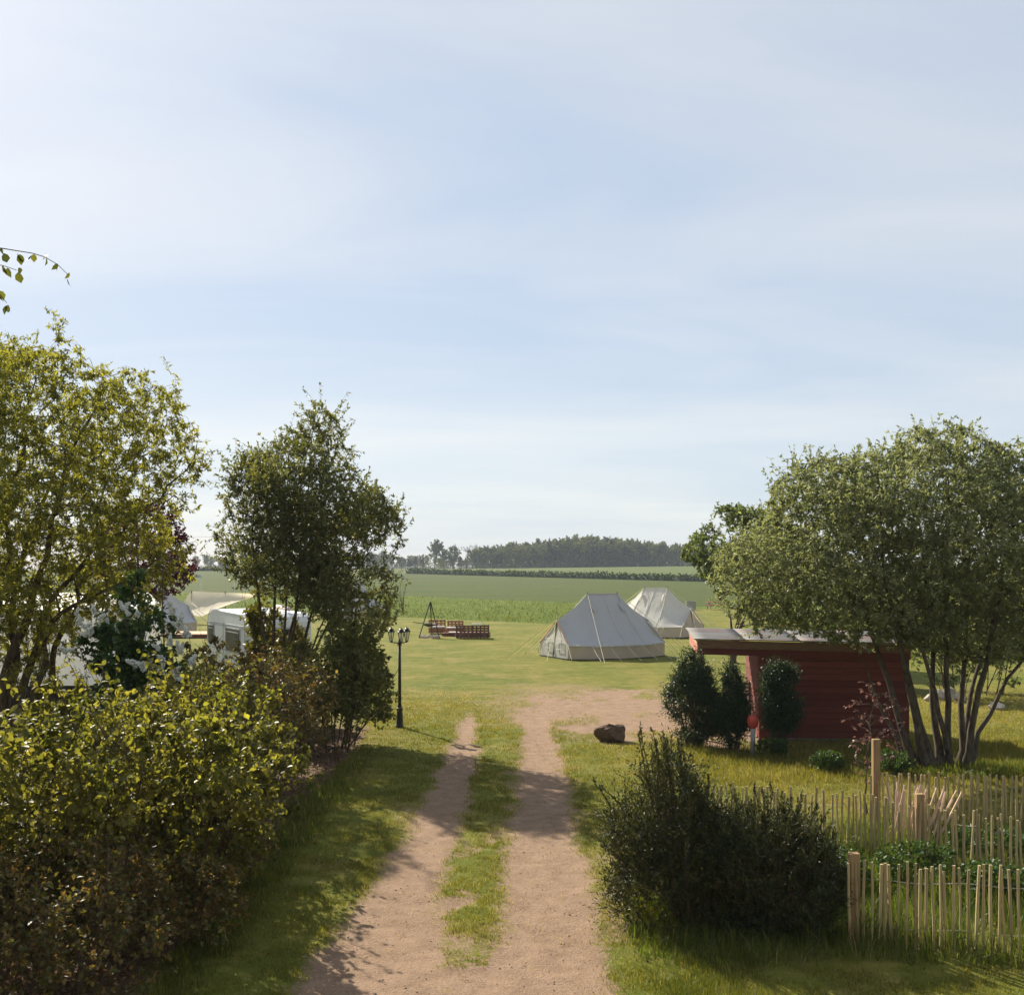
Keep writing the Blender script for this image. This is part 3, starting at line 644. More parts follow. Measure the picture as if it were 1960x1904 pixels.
shrub('red_shrub', 'brownish-pink small-leaved shrub in front of the caravan door', 'shrub', X(400, 21), 21., 2.45, 1.0, M['leaf_red'], 72, leafL=.075, leafW=.05, m=(10, 6), lv=(10, 7))
shrub('elder_shrub', 'dark green bushy shrub beside the black lamp post', 'shrub', -3.85, 23.4, 2.8, 1.4, M['leaf_dark'], 73, gapn=.38, shoots=26, leafL=.085, leafW=.055, m=(13, 9), lv=(12, 8), zlow=.2, rough=.35)
shrub('elder_shrub', 'small dark shrub at the foot of the multi-stemmed tree', 'shrub', -5.6, 23.8, 2.1, 1.0, M['leaf_dark'], 74, leafL=.08, leafW=.05, m=(10, 6), lv=(9, 6))
shrub('small_bush', 'small yellow-green bush in front of the white mobile home', 'bush', X(150, 19.2), 19.2, 2.3, .62, M['leaf_small'], 75, nst=12, leafL=.07, leafW=.026, m=(9, 5), lv=(8, 5))
shrub('small_bush', 'little sparse bush between the willow trunks', 'bush', X(58, 19), 19., 2.6, .42, M['leaf_small'], 76, nst=8, leafL=.07, leafW=.026, m=(7, 4), lv=(7, 4))

shrub('bramble', 'low brownish twiggy bush filling the lower left corner', 'bush', -4.15, 9.6, 1.35, 1.0, M['leaf_red'], 86, nst=26, leafL=.05, leafW=.035, m=(4, 2), lv=(10, 7), zlow=.05, rough=.4, stem_r=.012)
shrub('bramble', 'small brown twiggy bush at the foot of the nearest tall shrub', 'bush', -3.55, 11.0, .9, .7, M['leaf_red'], 87, nst=22, leafL=.05, leafW=.035, m=(4, 2), lv=(9, 6), zlow=.05, rough=.4, stem_r=.009)
shrub('bramble', 'low twiggy bush at the foot of the middle shrubs of the hedge', 'bush', -3.5, 13.0, .85, .65, M['leaf_red'], 88, nst=20, leafL=.05, leafW=.035, m=(5, 3), lv=(9, 6), zlow=.05, rough=.4, stem_r=.009)
# lilac with white flowers
Y = 19.; lx = X(255, Y)
lil, l2, lp = shrub('lilac_bush', 'dark green bush with white flower clusters in front of the mobile home', 'bush', lx, Y, 3.55, 1.05, M['leaf_lilac'], 77, nst=13, leafL=.1, leafW=.075, m=(13, 8), lv=(11, 7), zlow=1.5, stem_r=.03, droop=.5, kind=None)
def flower_mesh(g):
    V, F = [], []; b = 0
    oct_ = np.array([[1, 0, 0], [-1, 0, 0], [0, 1, 0], [0, -1, 0], [0, 0, 1], [0, 0, -1]], float); of = [(0, 2, 4), (2, 1, 4), (1, 3, 4), (3, 0, 4), (2, 0, 5), (1, 2, 5), (3, 1, 5), (0, 3, 5)]
    mb = MB()
    for k in range(60):
        z = g.random(); rad = (.05*(1-z)**.7+.008)*g.random()**.4; a = g.uniform(0, 6.28); c = np.array([rad*math.cos(a), rad*math.sin(a), z*.2])
        mb.add(oct_*g.uniform(.016, .026)+c, of)
    me = bpy.data.meshes.new('flower_cluster'); me.from_pydata(mb.v, [], mb.f); me.update(); me.materials.append(M['flower']); return me
g = np.random.default_rng(5); fms = [flower_mesh(g) for _ in range(3)]
FL = [(185,1180,.4),(160,1205,.9),(175,1215,.5),(125,1240,1.2),(235,1165,.4),(255,1180,.7),(330,1165,.3),(300,1235,.3),(320,1232,.6),(310,1265,.2),(275,1285,.9),(262,1276,1.1),(330,1290,.2),(298,1288,.5),(320,1300,.3),(350,1205,.5),(355,1215,.2),(365,1270,.3),(230,1215,.3),(150,1190,.2),(340,1250,.6),(285,1270,.4),(240,1240,.5),(205,1205,.2),(345,1300,.9)]
for k, (u, v, dd) in enumerate(FL):
    for q in range(2):
        p = P(u+g.normal()*5, v+g.normal()*5, Y-.55-.4*dd+g.normal()*.1); o = bpy.data.objects.new('flower_cluster', fms[k % 3]); link(o, lil); o.location = Vector(p)-lil.location
        o.rotation_euler = (g.normal()*.7, g.normal()*.7, g.uniform(0, 6)); s = g.uniform(.7, 1.1); o.scale = (s, s, s)
Y2 = 16.8
lil2, _, _ = shrub('lilac_bush', 'low white-flowering bush by the wooden board edge under the willow', 'bush', X(150, Y2), Y2, 1.6, .55, M['leaf_lilac'], 78, nst=8, leafL=.09, leafW=.065, m=(5, 3), lv=(6, 4), zlow=.8, kind=None)
for k, (u, v) in enumerate([(115, 1385), (122, 1395), (185, 1362), (150, 1440), (160, 1432), (195, 1440), (205, 1430), (112, 1455)]):
    p = P(u, v-4, Y2-.35); o = bpy.data.objects.new('flower_cluster', fms[k % 3]); link(o, lil2); o.location = Vector(p)-lil2.location; o.rotation_euler = (g.normal()*.5, g.normal()*.5, 0)

# yew bushes right of the track
def conifer_bush(name, label, x, y, ells, nst, seed, leafm, K=(500, 4200), L=.03, W=.01, m=(16, 12), tilt=(.05, .75), h=2., cat='bush', stem_r=.016, rise=.3, spur=.12, rough=.22, gap=.3, gs=2.2, zmin=.05, upw=.35, sp=.6, shell=.6, spiky=0.):
    g = np.random.default_rng(seed); z0 = float(gz(x, y)); root = thing(name, label, cat, (x, y, z0))
    a = g.uniform(0, 2*math.pi, nst); ti = g.uniform(*tilt, nst); rr = g.random(nst)*.18
    st = np.stack([x+rr*np.cos(a), y+rr*np.sin(a), np.full(nst, z0-.02)], 1)
    d = np.stack([np.sin(ti)*np.cos(a), np.sin(ti)*np.sin(a), np.cos(ti)], 1)
    env = envelope(ells, rough, seed); S = integrate(st, d, g.uniform(.75, 1.1, nst)*h, 9, .05, .03, g)
    val = env(S) > .95; val[:, :2] = False; anyv = val.any(1); kx = np.argmax(val, 1)
    S = resample(S, None, np.where(anyv, np.clip((kx-.5+g.uniform(-.3, 1.7, nst)*spiky)/8, .2, 1), 1.))
    R = stem_r*g.uniform(.6, 1.2, nst)[:, None]*(1-.8*np.linspace(0, 1, 9)[None])
    l1 = reach(nodes_of((S, R), zmin=z0+zmin), sample_env(ells, env, K[0], g, gap, gs, seed, shell, z0+.08), g, 6, .05, .5, .01, .003, rise, .5)
    l2 = reach(nodes_of((S, R), l1, zmin=z0+zmin), sample_env(ells, env, K[1], g, gap, gs, seed, shell, z0+.05), g, 5, .06, .5, .004, .002, rise, .4)
    l3 = grow(*l2, 2, g, t0=.5, ang=(.35, .2), L=spur, Lt=.1, n=4, wig=.07, up=upw, rr=.8, rmin=.0018)
    v, f = join([tubes(S, R, 6), tubes(*thin(l1), 3), tubes(*thin(l2, 4), 3)]); np_mesh('stems', v, f, M['twig'], root, off=root.location, smooth=True)
    o1 = leaf_on(*l2, m[0], g, L, W, spread=sp, pull=.9, t0=.3, cl=.8); o2 = leaf_on(*l3, m[1], g, L, W, spread=sp, pull=1., t0=0, cl=.85)
    if spiky:
        l4 = grow(S, R, 7, g, t0=.7, ang=(.4, .15), L=.22, Lt=.6, n=4, wig=.05, up=.2, rr=.4, rmin=.002); o3 = leaf_on(*l4, 16, g, L, W, spread=sp, pull=1., t0=0, cl=.85); o4 = leaf_on(S, R, 70, g, L, W, spread=sp*1.4, pull=.8, t0=.6, cl=.8); q0 = len(o2[0]); q1 = q0+len(o3[0])
        o2 = (np.concatenate([o2[0], o3[0], o4[0]]), [np.concatenate([a_, b_+q0, c_+q1]) for a_, b_, c_ in zip(o2[1], o3[1], o4[1])], np.concatenate([o2[2], o3[2], o4[2]]))
    b = len(o1[0]); put_crown('foliage', (np.concatenate([o1[0], o2[0]]), [np.concatenate([p, q+b]) for p, q in zip(o1[1], o2[1])], np.concatenate([o1[2], o2[2]])), leafm, root, 'stuff')
    return root
Y = 11.9
def E(u, v, Y, ru, rv, ry=None): s = Y/FD; return ((X(u, Y), Y, Z(v, Y)), (ru*s, ry if ry else ru*s, rv*s))
conifer_bush('yew_bush', 'large spiky dark evergreen bush on the right verge of the track', X(1325, Y), Y, [E(1310, 1680, Y, 135, 125), E(1275, 1550, Y, 52, 85, .5), E(1215, 1610, Y, 60, 70, .6), E(1360, 1745, Y, 115, 95), E(1300, 1735, Y, 75, 95)], 85, 80, M['leaf_yew'], spiky=1., K=(420, 2300), h=2.3, L=.037, W=.0115, m=(6, 12), tilt=(.02, .8), rough=.3, spur=.36, gap=.45, gs=2.3, upw=.32, sp=.38)
Y = 11.6
conifer_bush('yew_bush', 'lower dark evergreen bush touching the post of the front fence', X(1480, Y), Y, [E(1485, 1700, Y, 105, 120), E(1470, 1775, Y, 110, 80), E(1415, 1670, Y, 80, 100, .6)], 60, 81, M['leaf_yew'], spiky=1., K=(320, 1600), h=1.7, L=.037, W=.0115, m=(6, 12), tilt=(.02, .75), rough=.26, spur=.3, gap=.41, gs=2.4, upw=.32, sp=.38)

# three conifers in front of the shed
for k, (u, Y, vt, w, lab) in enumerate([(1330, 23.5, 1262, 42, 'fullest dark conifer, left of the three in front of the shed porch'), (1402, 22.9, 1278, 32, 'slim dark conifer with a bare stem, middle of the three by the porch'), (1490, 22.8, 1280, 33, 'dark conifer against the red shed wall, right of the grey pipe')]):
    h = float(Z(vt, Y)); zc = lambda f: f*h
    x = X(u, Y); s = Y/FD
    zb = [.2, .3, .22][k]
    conifer_bush('thuja', lab, x, Y, [((x, Y, .56*h), (w*s*1.05, w*s*1.05, .46*h)), ((x-.04, Y, .8*h), (w*s*.6, w*s*.6, .3*h)), ((x+.04, Y, (.4+zb*.3)*h), (w*s*1.15, w*s*1.15, .33*h))], [14, 6, 9][k], 90+k, M['leaf_thuja'], K=[(300, 2000), (190, 1250), (210, 1400)][k], L=.05, W=.017, m=(8, 7), tilt=(.0, .3), h=h*1.02, cat='conifer', stem_r=.028, rise=.05, spur=.24, rough=.34, gap=.37, gs=2.2, zmin=.35, upw=.1, sp=.55)

# sapling with pinkish leaves by the tall post
Y = 17.
root = thing('sapling', 'thin young tree with sparse pinkish leaves before the shed wall', 'sapling', (X(1660, Y), Y, 0))
make_tree(root, [DP([(1660, 1560), (1660, 1500), (1664, 1420), (1668, 1360), (1672, 1316)], Y)], [.017], [((X(1668, Y), Y, Z(1400, Y)), (.55, .5, .85))], (14, 34, 60), dict(m=(3, 3), L=.06, W=.034, spur=.1, kw=dict(droop=.7)), M['bark_grey'], M['leaf_sapling'], 47, zmin=.7, r_end=.35)

# birch at the left, only its hanging twigs reach into the picture
Y = 8.
root = thing('birch_tree', 'birch whose thin leafy twigs hang into the upper left corner', 'tree', (-6.1, Y+.6, 0))
g = np.random.default_rng(12)
tr = stem_poly([(-6.1, Y+.6, 0), (-6.05, Y+.6, 3), (-6.0, Y+.5, 6.0), (-5.9, Y+.4, 8.4)], 12, .02, g)
MB().tube(tr, np.linspace(.1, .02, 12), 10).build('trunk', M['bark_grey'], root, off=root.location, smooth=True)
tw = [[tr[8], P(-120, 455, Y), P(-40, 470, Y), P(20, 478, Y), P(75, 485, Y), P(108, 495, Y), P(120, 510, Y), P(130, 526, Y)],
      [tr[8], P(-110, 490, Y), P(-40, 500, Y), P(-5, 505, Y), P(20, 508, Y), P(32, 517, Y)],
      [tr[7], P(-130, 520, Y), P(-50, 535, Y), P(-8, 545, Y), P(6, 560, Y), P(12, 580, Y)],
      [tr[6], P(-140, 640, Y), P(-60, 690, Y), P(-20, 780, Y), P(-8, 880, Y), P(0, 960, Y)]]
lm = bpy.data.meshes.new('leaf'); lm.from_pydata([tuple(q) for q in OVAL[0]], [], [tuple(map(int, q)) for ff in OVAL[1] for q in ff]); lm.update(); lm.materials.append(M['leaf_birch'])
for k, p in enumerate(tw):
    q = stem_poly(p, 26, .004, g); MB().tube(q, np.linspace(.012, .0022, 26), 5).build('twig', M['twig'], root, off=root.location, smooth=True)
    for i in range(9, 26):
        for _ in range([2, 3, 3, 2][k] if i < 25 else 2):
            f_ = nrm(np.array([g.normal()*.45, g.normal()*.45, -1.])); nh = g.normal(size=3); r_ = nrm(np.cross(f_, nh)); n_ = np.cross(r_, f_); s = g.uniform(.055, .088); W_, L_ = s*.75, s
            c = q[i]+g.normal(size=3)*.012-np.array(root.location)+f_*.01; o = bpy.data.objects.new('leaf', lm); link(o, root)
            o.matrix_local = Matrix(((r_[0]*W_, f_[0]*L_, n_[0]*L_, c[0]), (r_[1]*W_, f_[1]*L_, n_[1]*L_, c[1]), (r_[2]*W_, f_[2]*L_, n_[2]*L_, c[2]), (0, 0, 0, 1)))

# bushes behind the willow on the right
for k, (x, y, h, r, lab) in enumerate([(14.2, 33.5, 3.8, 2.3, 'broad green bush seen between the willow trunks'), (17.8, 33., 4.6, 2.5, 'tall green bush at the right edge behind the willow'), (11.2, 36., 2.6, 1.5, 'low green bush behind the right end of the shed')]):
    shrub('green_bush', lab, 'bush', x, y, h, r, M['leaf_back'], 100+k, nst=16, leafL=.13, leafW=.08, m=(9, 6), lv=(9, 6), group='bushes beyond the shed')

# ------------------------------------------------------------------ materials of built things
M['black_iron'] = plain('black_iron', (.014, .013, .013), .45, .5, var=.3)
t = NT('lantern_glass'); gl = t.node('ShaderNodeBsdfGlossy', {'Roughness': .08, 'Color': (.9, .92, .9, 1)}); tp = t.node('ShaderNodeBsdfTransparent', {'Color': (.86, .9, .88, 1)})
mx = t.node('ShaderNodeMixShader', {'Fac': .22}); t.l.new(tp.outputs[0], mx.inputs[1]); t.l.new(gl.outputs[0], mx.inputs[2]); M['lantern_glass'] = t.done(mx.outputs[0])
M['bulb'] = plain('bulb', (.75, .74, .7), .3, .5, var=.05)
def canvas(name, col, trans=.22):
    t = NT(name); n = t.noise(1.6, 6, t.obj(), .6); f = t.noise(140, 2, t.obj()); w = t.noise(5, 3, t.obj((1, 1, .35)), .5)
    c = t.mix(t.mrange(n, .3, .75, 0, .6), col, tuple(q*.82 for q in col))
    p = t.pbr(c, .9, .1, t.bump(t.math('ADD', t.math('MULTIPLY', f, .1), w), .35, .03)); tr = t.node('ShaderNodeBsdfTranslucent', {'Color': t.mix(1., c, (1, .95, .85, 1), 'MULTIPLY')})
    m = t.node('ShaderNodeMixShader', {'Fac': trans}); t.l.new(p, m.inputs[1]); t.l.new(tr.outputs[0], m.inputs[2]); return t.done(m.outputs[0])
M['canvas'] = canvas('canvas', (.5, .5, .51), .19); M['canvas_light'] = canvas('canvas_light', (.7, .68, .62), .32); M['canvas_tan'] = canvas('canvas_tan', (.57, .48, .37), .22)  # canvas carries shaded blue-grey, canvas_light the sunlit tone of the cloth
M['sunlit_trim'] = plain('sunlit_trim', (.62, .34, .2), .8); M['seam'] = plain('seam', (.46, .45, .43), .85)  # trim colour holds the orange of the sunlit door edges
M['groundsheet'] = plain('groundsheet', (.035, .035, .035), .6); M['rope'] = plain('rope', (.62, .58, .44), .8, var=.1); M['rope_yellow'] = plain('rope_yellow', (.6, .56, .2), .8, var=.1)
M['tarp'] = canvas('tarp', (.72, .66, .54), .35)
t = NT('gelcoat'); n = t.noise(2, 5, t.obj((1, 1, .5)), .6); c = t.mix(t.mrange(n, .35, .75, 0, .5), (.66, .68, .67), (.55, .57, .55)); M['white_panel'] = t.done(t.pbr(c, .45, .4))
M['home_white'] = plain('home_white', (.74, .73, .70), .55, .3, var=.05, scale=1.2)
M['trim_grey'] = plain('trim_grey', (.36, .38, .39), .5, .4); M['rubber'] = plain('rubber', (.03, .03, .03), .8); M['dark_window'] = plain('dark_window', (.02, .018, .018), .4, .25, var=.2); M['skirt'] = plain('skirt', (.035, .028, .022), .8, var=.3)
M['red_plank'] = wood_mat('red_plank', (.115, .032, .024), (.19, .057, .042), (1.2, 18, 18), .2)
M['brown_board'] = wood_mat('brown_board', (.13, .07, .038), (.25, .15, .085), (1.2, 18, 18), .12)
M['light_board'] = wood_mat('light_board', (.42, .26, .15), (.62, .43, .27), (18, 1.2, 18), .12)
M['sunlit_red_board'] = wood_mat('sunlit_red_board', (.34, .13, .1), (.46, .2, .15), (18, 1.2, 18), .12)  # red boards coloured pink to look sunlit
t = NT('corrugated'); n = t.noise(1.1, 6, t.obj((.8, 2.2, 1)), .65, .3); n2 = t.noise(6, 5, t.obj((.1, 3.5, 1)), .65)
c = t.ramp(n2, [(.3, (.05, .053, .055)), (.7, (.25, .255, .255))]); c = t.mix(t.mrange(n, .5, .64), c, t.ramp(n2, [(.3, (.13, .06, .05)), (.7, (.3, .17, .14))]))
M['corrugated'] = t.done(t.pbr(c, .72, .2))
M['paling'] = wood_mat('paling', (.27, .205, .1), (.46, .37, .2), (25, 25, 2), .22, .4)
M['paling_pale'] = wood_mat('paling_pale', (.44, .29, .19), (.62, .44, .3), (25, 25, 2), .15, .4)
M['post_wood'] = wood_mat('post_wood', (.22, .14, .07), (.37, .25, .13), (14, 14, 1.2), .15, .3)
M['wire'] = plain('wire', (.22, .2, .17), .5, metal=.5)
M['pallet'] = wood_mat('pallet', (.2, .085, .05), (.34, .16, .09), (2, 18, 18), .2); M['pallet_dark'] = wood_mat('pallet_dark', (.1, .045, .035), (.19, .09, .06), (2, 18, 18), .2); M['pallet_grey'] = wood_mat('pallet_grey', (.12, .1, .085), (.22, .19, .16), (2, 18, 18), .2)
M['cushion'] = plain('cushion', (.6, .5, .46), .9); M['cushion_cream'] = plain('cushion_cream', (.72, .66, .5), .9)
M['concrete'] = plain('concrete', (.3, .28, .25), .9, .1, scale=10, bump=.3); M['red_paint'] = plain('red_paint', (.42, .06, .045), .5, .4, var=.2); M['pvc'] = plain('pvc', (.33, .34, .35), .5, .3, var=.1)
t = NT('rock'); n = t.noise(3.5, 8, t.obj(), .65); n2 = t.noise(16, 4, t.obj()); c = t.ramp(n, [(.3, (.06, .038, .026)), (.55, (.15, .1, .07)), (.75, (.24, .18, .13))]); M['rock'] = t.done(t.pbr(c, .9, .15, t.bump(t.math('ADD', n, n2), .7, .05)))
t = NT('pale_stone'); n = t.noise(4, 7, t.obj(), .65); c = t.ramp(n, [(.3, (.3, .25, .2)), (.7, (.55, .48, .4))]); M['pale_stone'] = t.done(t.pbr(c, .9, .15, t.bump(n, .6, .05)))
M['soil_board'] = wood_mat('soil_board', (.11, .055, .03), (.22, .12, .065), (1.5, 18, 18), .2)

# ------------------------------------------------------------------ lamp post with three lanterns
q = G(765, 1392)
lamp = thing('lamp_post', 'black iron lamp post with three lanterns beside the dark shrub', 'lamp post', q)
MB().lathe([(.1, 0), (.1, .06), (.085, .08), (.078, .3), (.068, .42), (.08, .44), (.08, .48), (.058, .5), (.05, .56)], n=10).build('base', M['black_iron'], lamp)
MB().lathe([(.042, .555), (.038, 1.3), (.032, 2.03)], n=12).build('post', M['black_iron'], lamp, smooth=True)
MB().lathe([(.03, 2.03), (.045, 2.05), (.045, 2.1), (.03, 2.13), (.036, 2.17), (.012, 2.2)], n=12).build('hub', M['black_iron'], lamp)
for a in (165, 45, -75):
    ca, sa = math.cos(math.radians(a)), math.sin(math.radians(a)); R_ = .225
    mb = MB().tube([(ca*.03, sa*.03, 2.09), (ca*.12, sa*.12, 2.095), (ca*R_, sa*R_, 2.1)], .012, 6)
    th = np.linspace(0, 4.2, 12); mb.tube(np.stack([ca*(.1+.045*np.cos(th)), sa*(.1+.045*np.cos(th)), 2.045+.04*np.sin(th)], 1), .006, 5)
    mb.build('arm', M['black_iron'], lamp)
    c = (ca*R_, sa*R_, 0)
    lt = MB().lathe([(.03, 2.1), (.036, 2.115), (.036, 2.13), (.012, 2.14)], c, 6)
    for k in range(6):
        b = math.radians(60*k+a); b2 = b+math.radians(60)
        lo = lambda w: (c[0]+.036*math.cos(w), c[1]+.036*math.sin(w), 2.13); hi = lambda w: (c[0]+.082*math.cos(w), c[1]+.082*math.sin(w), 2.36)
        lt.tube([lo(b), hi(b)], .0055, 4); lt.tube([hi(b), hi(b2)], .006, 4); lt.tube([lo(b), lo(b2)], .005, 4)
    L_ = lt.build('lantern_frame', M['black_iron'], lamp)
    for k in range(6):
        b = math.radians(60*k+a); b2 = b+math.radians(60); pts = [(c[0]+.035*math.cos(b), c[1]+.035*math.sin(b), 2.132), (c[0]+.035*math.cos(b2), c[1]+.035*math.sin(b2), 2.132), (c[0]+.08*math.cos(b2), c[1]+.08*math.sin(b2), 2.358), (c[0]+.08*math.cos(b), c[1]+.08*math.sin(b), 2.358)]
        MB().add(pts, [(0, 1, 2, 3)]).build('pane', M['lantern_glass'], L_)
    MB().lathe([(.098, 2.362), (.098, 2.372), (.07, 2.4), (.052, 2.435), (.03, 2.45), (.012, 2.455), (.014, 2.47), (.004, 2.49)], c, 6).build('lantern_cap', M['black_iron'], lamp)
    MB().lathe([(.01, 2.135), (.011, 2.21), (.022, 2.225), (.026, 2.26), (.015, 2.285), (.004, 2.29)], c, 8).build('bulb', M['bulb'], L_, smooth=True)

# ------------------------------------------------------------------ tents
def emperor(label, loc, rz, light=False, group='cream canvas tents', seed=0, rope_m='rope'):
    g = np.random.default_rng(seed)
    r = thing('canvas_tent', label, 'tent', loc, rz, group)
    zr, zd, ze = 2.8, 1.66, .62; A, B, D1, D2 = np.array([-.78, 0, zr]), np.array([.78, 0, zr]), np.array([-2.35, 0, zd]), np.array([2.35, 0, zd])
    cm = M['canvas_light'] if light else M['canvas']  # tent seen on its sunlit side gets the lighter cloth colour
    for sy in (-1, 1):
        tops = np.array([D1, A, B, D2]); eav = np.array([(-2.5, sy*1.3, ze+.03), (-1.35, sy*1.86, ze-.01), (0, sy*2.02, ze), (1.35, sy*1.86, ze-.01), (2.5, sy*1.3, ze+.03)])
        n, m = 41, 14; s = np.linspace(0, 1, n); st = np.interp(s, [0, .3, .7, 1], [0, 1, 2, 3]); se = s*4
        T = np.stack([np.interp(st, range(4), tops[:, k]) for k in range(3)], 1); Ev = np.stack([np.interp(se, range(5), eav[:, k]) for k in range(3)], 1)
        Tsag = T.copy(); Tsag[:, 2] -= .1*np.where(st < 1, st*(1-st)*4, np.where(st > 2, (st-2)*(3-st)*4, .12*(st-1)*(2-st)*4))
        w = np.linspace(0, 1, m)[:, None, None]; Gd = Tsag[None]*(1-w)+Ev[None]*w
        sag = 4*w[..., 0]*(1-w[..., 0]); Gd[..., 2] -= sag*.12; Gd[..., 1] -= sy*sag*.1
        rip = np.sin(s*4*math.pi*2)[None]*.012*w[..., 0]+(fbm(Gd[..., 0]*1.7+seed*3+sy, Gd[..., 2]*1.7, 5+seed)-.5)*.09*sag
        Gd[..., 1] += sy*rip; Gd[..., 2] += rip*.7
        i = (np.arange(m-1)[:, None]*n+np.arange(n-1)[None]).ravel(); q = np.stack([i, i+1, i+n+1, i+n], 1)
        roof = np_mesh('roof_panel', Gd.reshape(-1, 3), q, cm, r, smooth=True)
        # eave valance, wall
        lo = Ev.copy(); lo[:, 1] *= .985; lo[:, 2] = .04; hi = Ev.copy(); hi[:, 1] *= .975; hi[:, 2] -= .01
        mid = (hi+lo)/2; mid[:, 1] += sy*.03*np.sin(s*60)
        Vw = np.concatenate([hi, mid, lo]); i = np.concatenate([np.arange(n-1), n+np.arange(n-1)]); np_mesh('wall', Vw, np.stack([i, i+1, i+n+1, i+n], 1), M['canvas_tan'], r, smooth=True)
        vb_ = np.concatenate([Ev+np.array([0, sy*.012, .0]), Ev+np.array([0, sy*.02, -.055])]); i = np.arange(n-1); np_mesh('valance', vb_, np.stack([i, i+1, i+n+1, i+n], 1), M['seam'], r)
        # seams and vents
        for k in (12, 20, 28):
            MB().tube(Gd[:, k]+np.array([0, sy*.006, .006]), .009, 4).build('seam', M['seam'], r)
        for k in (13, 27):
            p = Gd[2, k]; qv = Gd[4, k]
            MB().add([p+np.array([-.1, sy*.01, 0]), p+np.array([.1, sy*.01, 0]), qv+np.array([.07, sy*.11, .05]), qv+np.array([-.07, sy*.11, .05]), p+np.array([0, sy*.05, .06])], [(0, 1, 4), (1, 2, 4), (2, 3, 4), (3, 0, 4)]).build('vent', cm, r)
        # guy ropes along the side
        for k, out in ((0, .9), (8, 1.15), (14, 1.2), (20, 1.25), (26, 1.2), (32, 1.15), (40, .9)):
            p = Ev[k]; e = np.array([p[0]*1.12, p[1]+sy*out, .02]); MB().tube([p+np.array([0, 0, .02]), (p+e)/2+np.array([0, 0, -.02]), e], .0085, 4).build('guy_rope', M[rope_m], r)
            MB().tube([e+np.array([0, 0, -.02]), e+np.array([0, -sy*.04, .12])], .012, 4).build('peg', M['wire'], r)
        for T0, ex in ((A, -1.2), (B, 1.2)):
            e = np.array([T0[0]+ex*.9, sy*3.3, .02]); MB().tube([T0+np.array([0, 0, .03]), (T0+e)/2+np.array([0, 0, .0]), e], .011, 4).build('guy_rope', M['rope'], r)
    for D, sx in ((D1, -1), (D2, 1)):
        xx = D[0]-sx*.03; cA, cB = np.array([sx*2.48, -1.3, ze]), np.array([sx*2.48, 1.3, ze])
        V = [D+np.array([-sx*.05, 0, -.03]), cA, cB, np.array([sx*2.5, -1.28, .04]), np.array([sx*2.5, 1.28, .04])]
        dp = MB().add(V, [(0, 1, 3, 4, 2)]).build('door_panel', M['canvas_light'] if sx < 0 else M['canvas_tan'], r)
        MB().tube([V[0]+np.array([sx*.03, 0, -.02]), np.array([sx*2.54, 0, .05])], .022, 5).build('zip', M['rubber'], dp)
        for s2 in (-1, 1):
            pc = np.array([sx*2.52, s2*.5, .62]); mb = MB()
            for a_, b_ in (((-.27, .22), (.27, .22)), ((.27, .22), (.27, -.2)), ((.27, -.2), (-.27, -.2)), ((-.27, -.2), (-.27, .22))):
                mb.tube([pc+np.array([-sx*a_[1]*.06, a_[0], a_[1]]), pc+np.array([-sx*b_[1]*.06, b_[0], b_[1]])], .01, 4)
            mb.build('window_flap', M['seam'], dp)
        mb = MB().tube([cA+np.array([0, 0, .02]), D+np.array([0, 0, .0])], .03, 6); mb.tube([cB+np.array([0, 0, .02]), D+np.array([0, 0, .0])], .03, 6); mb.build('door_trim', M['sunlit_trim'] if sx < 0 else M['seam'], r)  # left-end edges get the painted sunlit orange
        for dy in (-1.3, 0, 1.3):
            e = np.array([sx*(4.1 if dy == 0 else 3.7), dy*1.25, .02]); MB().tube([D+np.array([0, 0, .02]), e], .01, 4).build('guy_rope', M['rope_yellow'] if sx < 0 else M['rope'], r)
        e = np.array([sx*4.9, 0, .02]); T0 = A if sx < 0 else B; MB().tube([T0+np.array([0, 0, .04]), e], .011, 4).build('guy_rope', M['rope_yellow'] if sx < 0 else M['rope'], r)
    MB().tube([A+np.array([-.05, 0, 0]), B+np.array([.05, 0, 0])], .026, 6).build('ridge', cm, r)
    for T0 in (A, B): MB().tube([T0*np.array([1, 1, 0])+np.array([0, 0, 0]), T0+np.array([0, 0, .09])], .025, 6).build('pole', M['brown_board'], r)
    MB().box((0, 0, .03), (5.05, 2.6, .05)).box((0, 0, .028), (2.9, 3.85, .05)).build('groundsheet', M['groundsheet'], r)
    return r
c = P(1153, 1137, 48.2); emperor('big grey-cream canvas tent in the middle of the lawn, nearest tent', (c[0], 48.2, float(gz(c[0], 48.2))), math.radians(26), seed=1)
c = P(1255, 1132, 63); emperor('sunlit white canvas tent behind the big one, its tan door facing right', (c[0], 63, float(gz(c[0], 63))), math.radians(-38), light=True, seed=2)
emperor('bluish white canvas tent partly hidden by the flowering bush', (-22.4, 66, float(gz(-22.4, 66))), math.radians(34), seed=3)
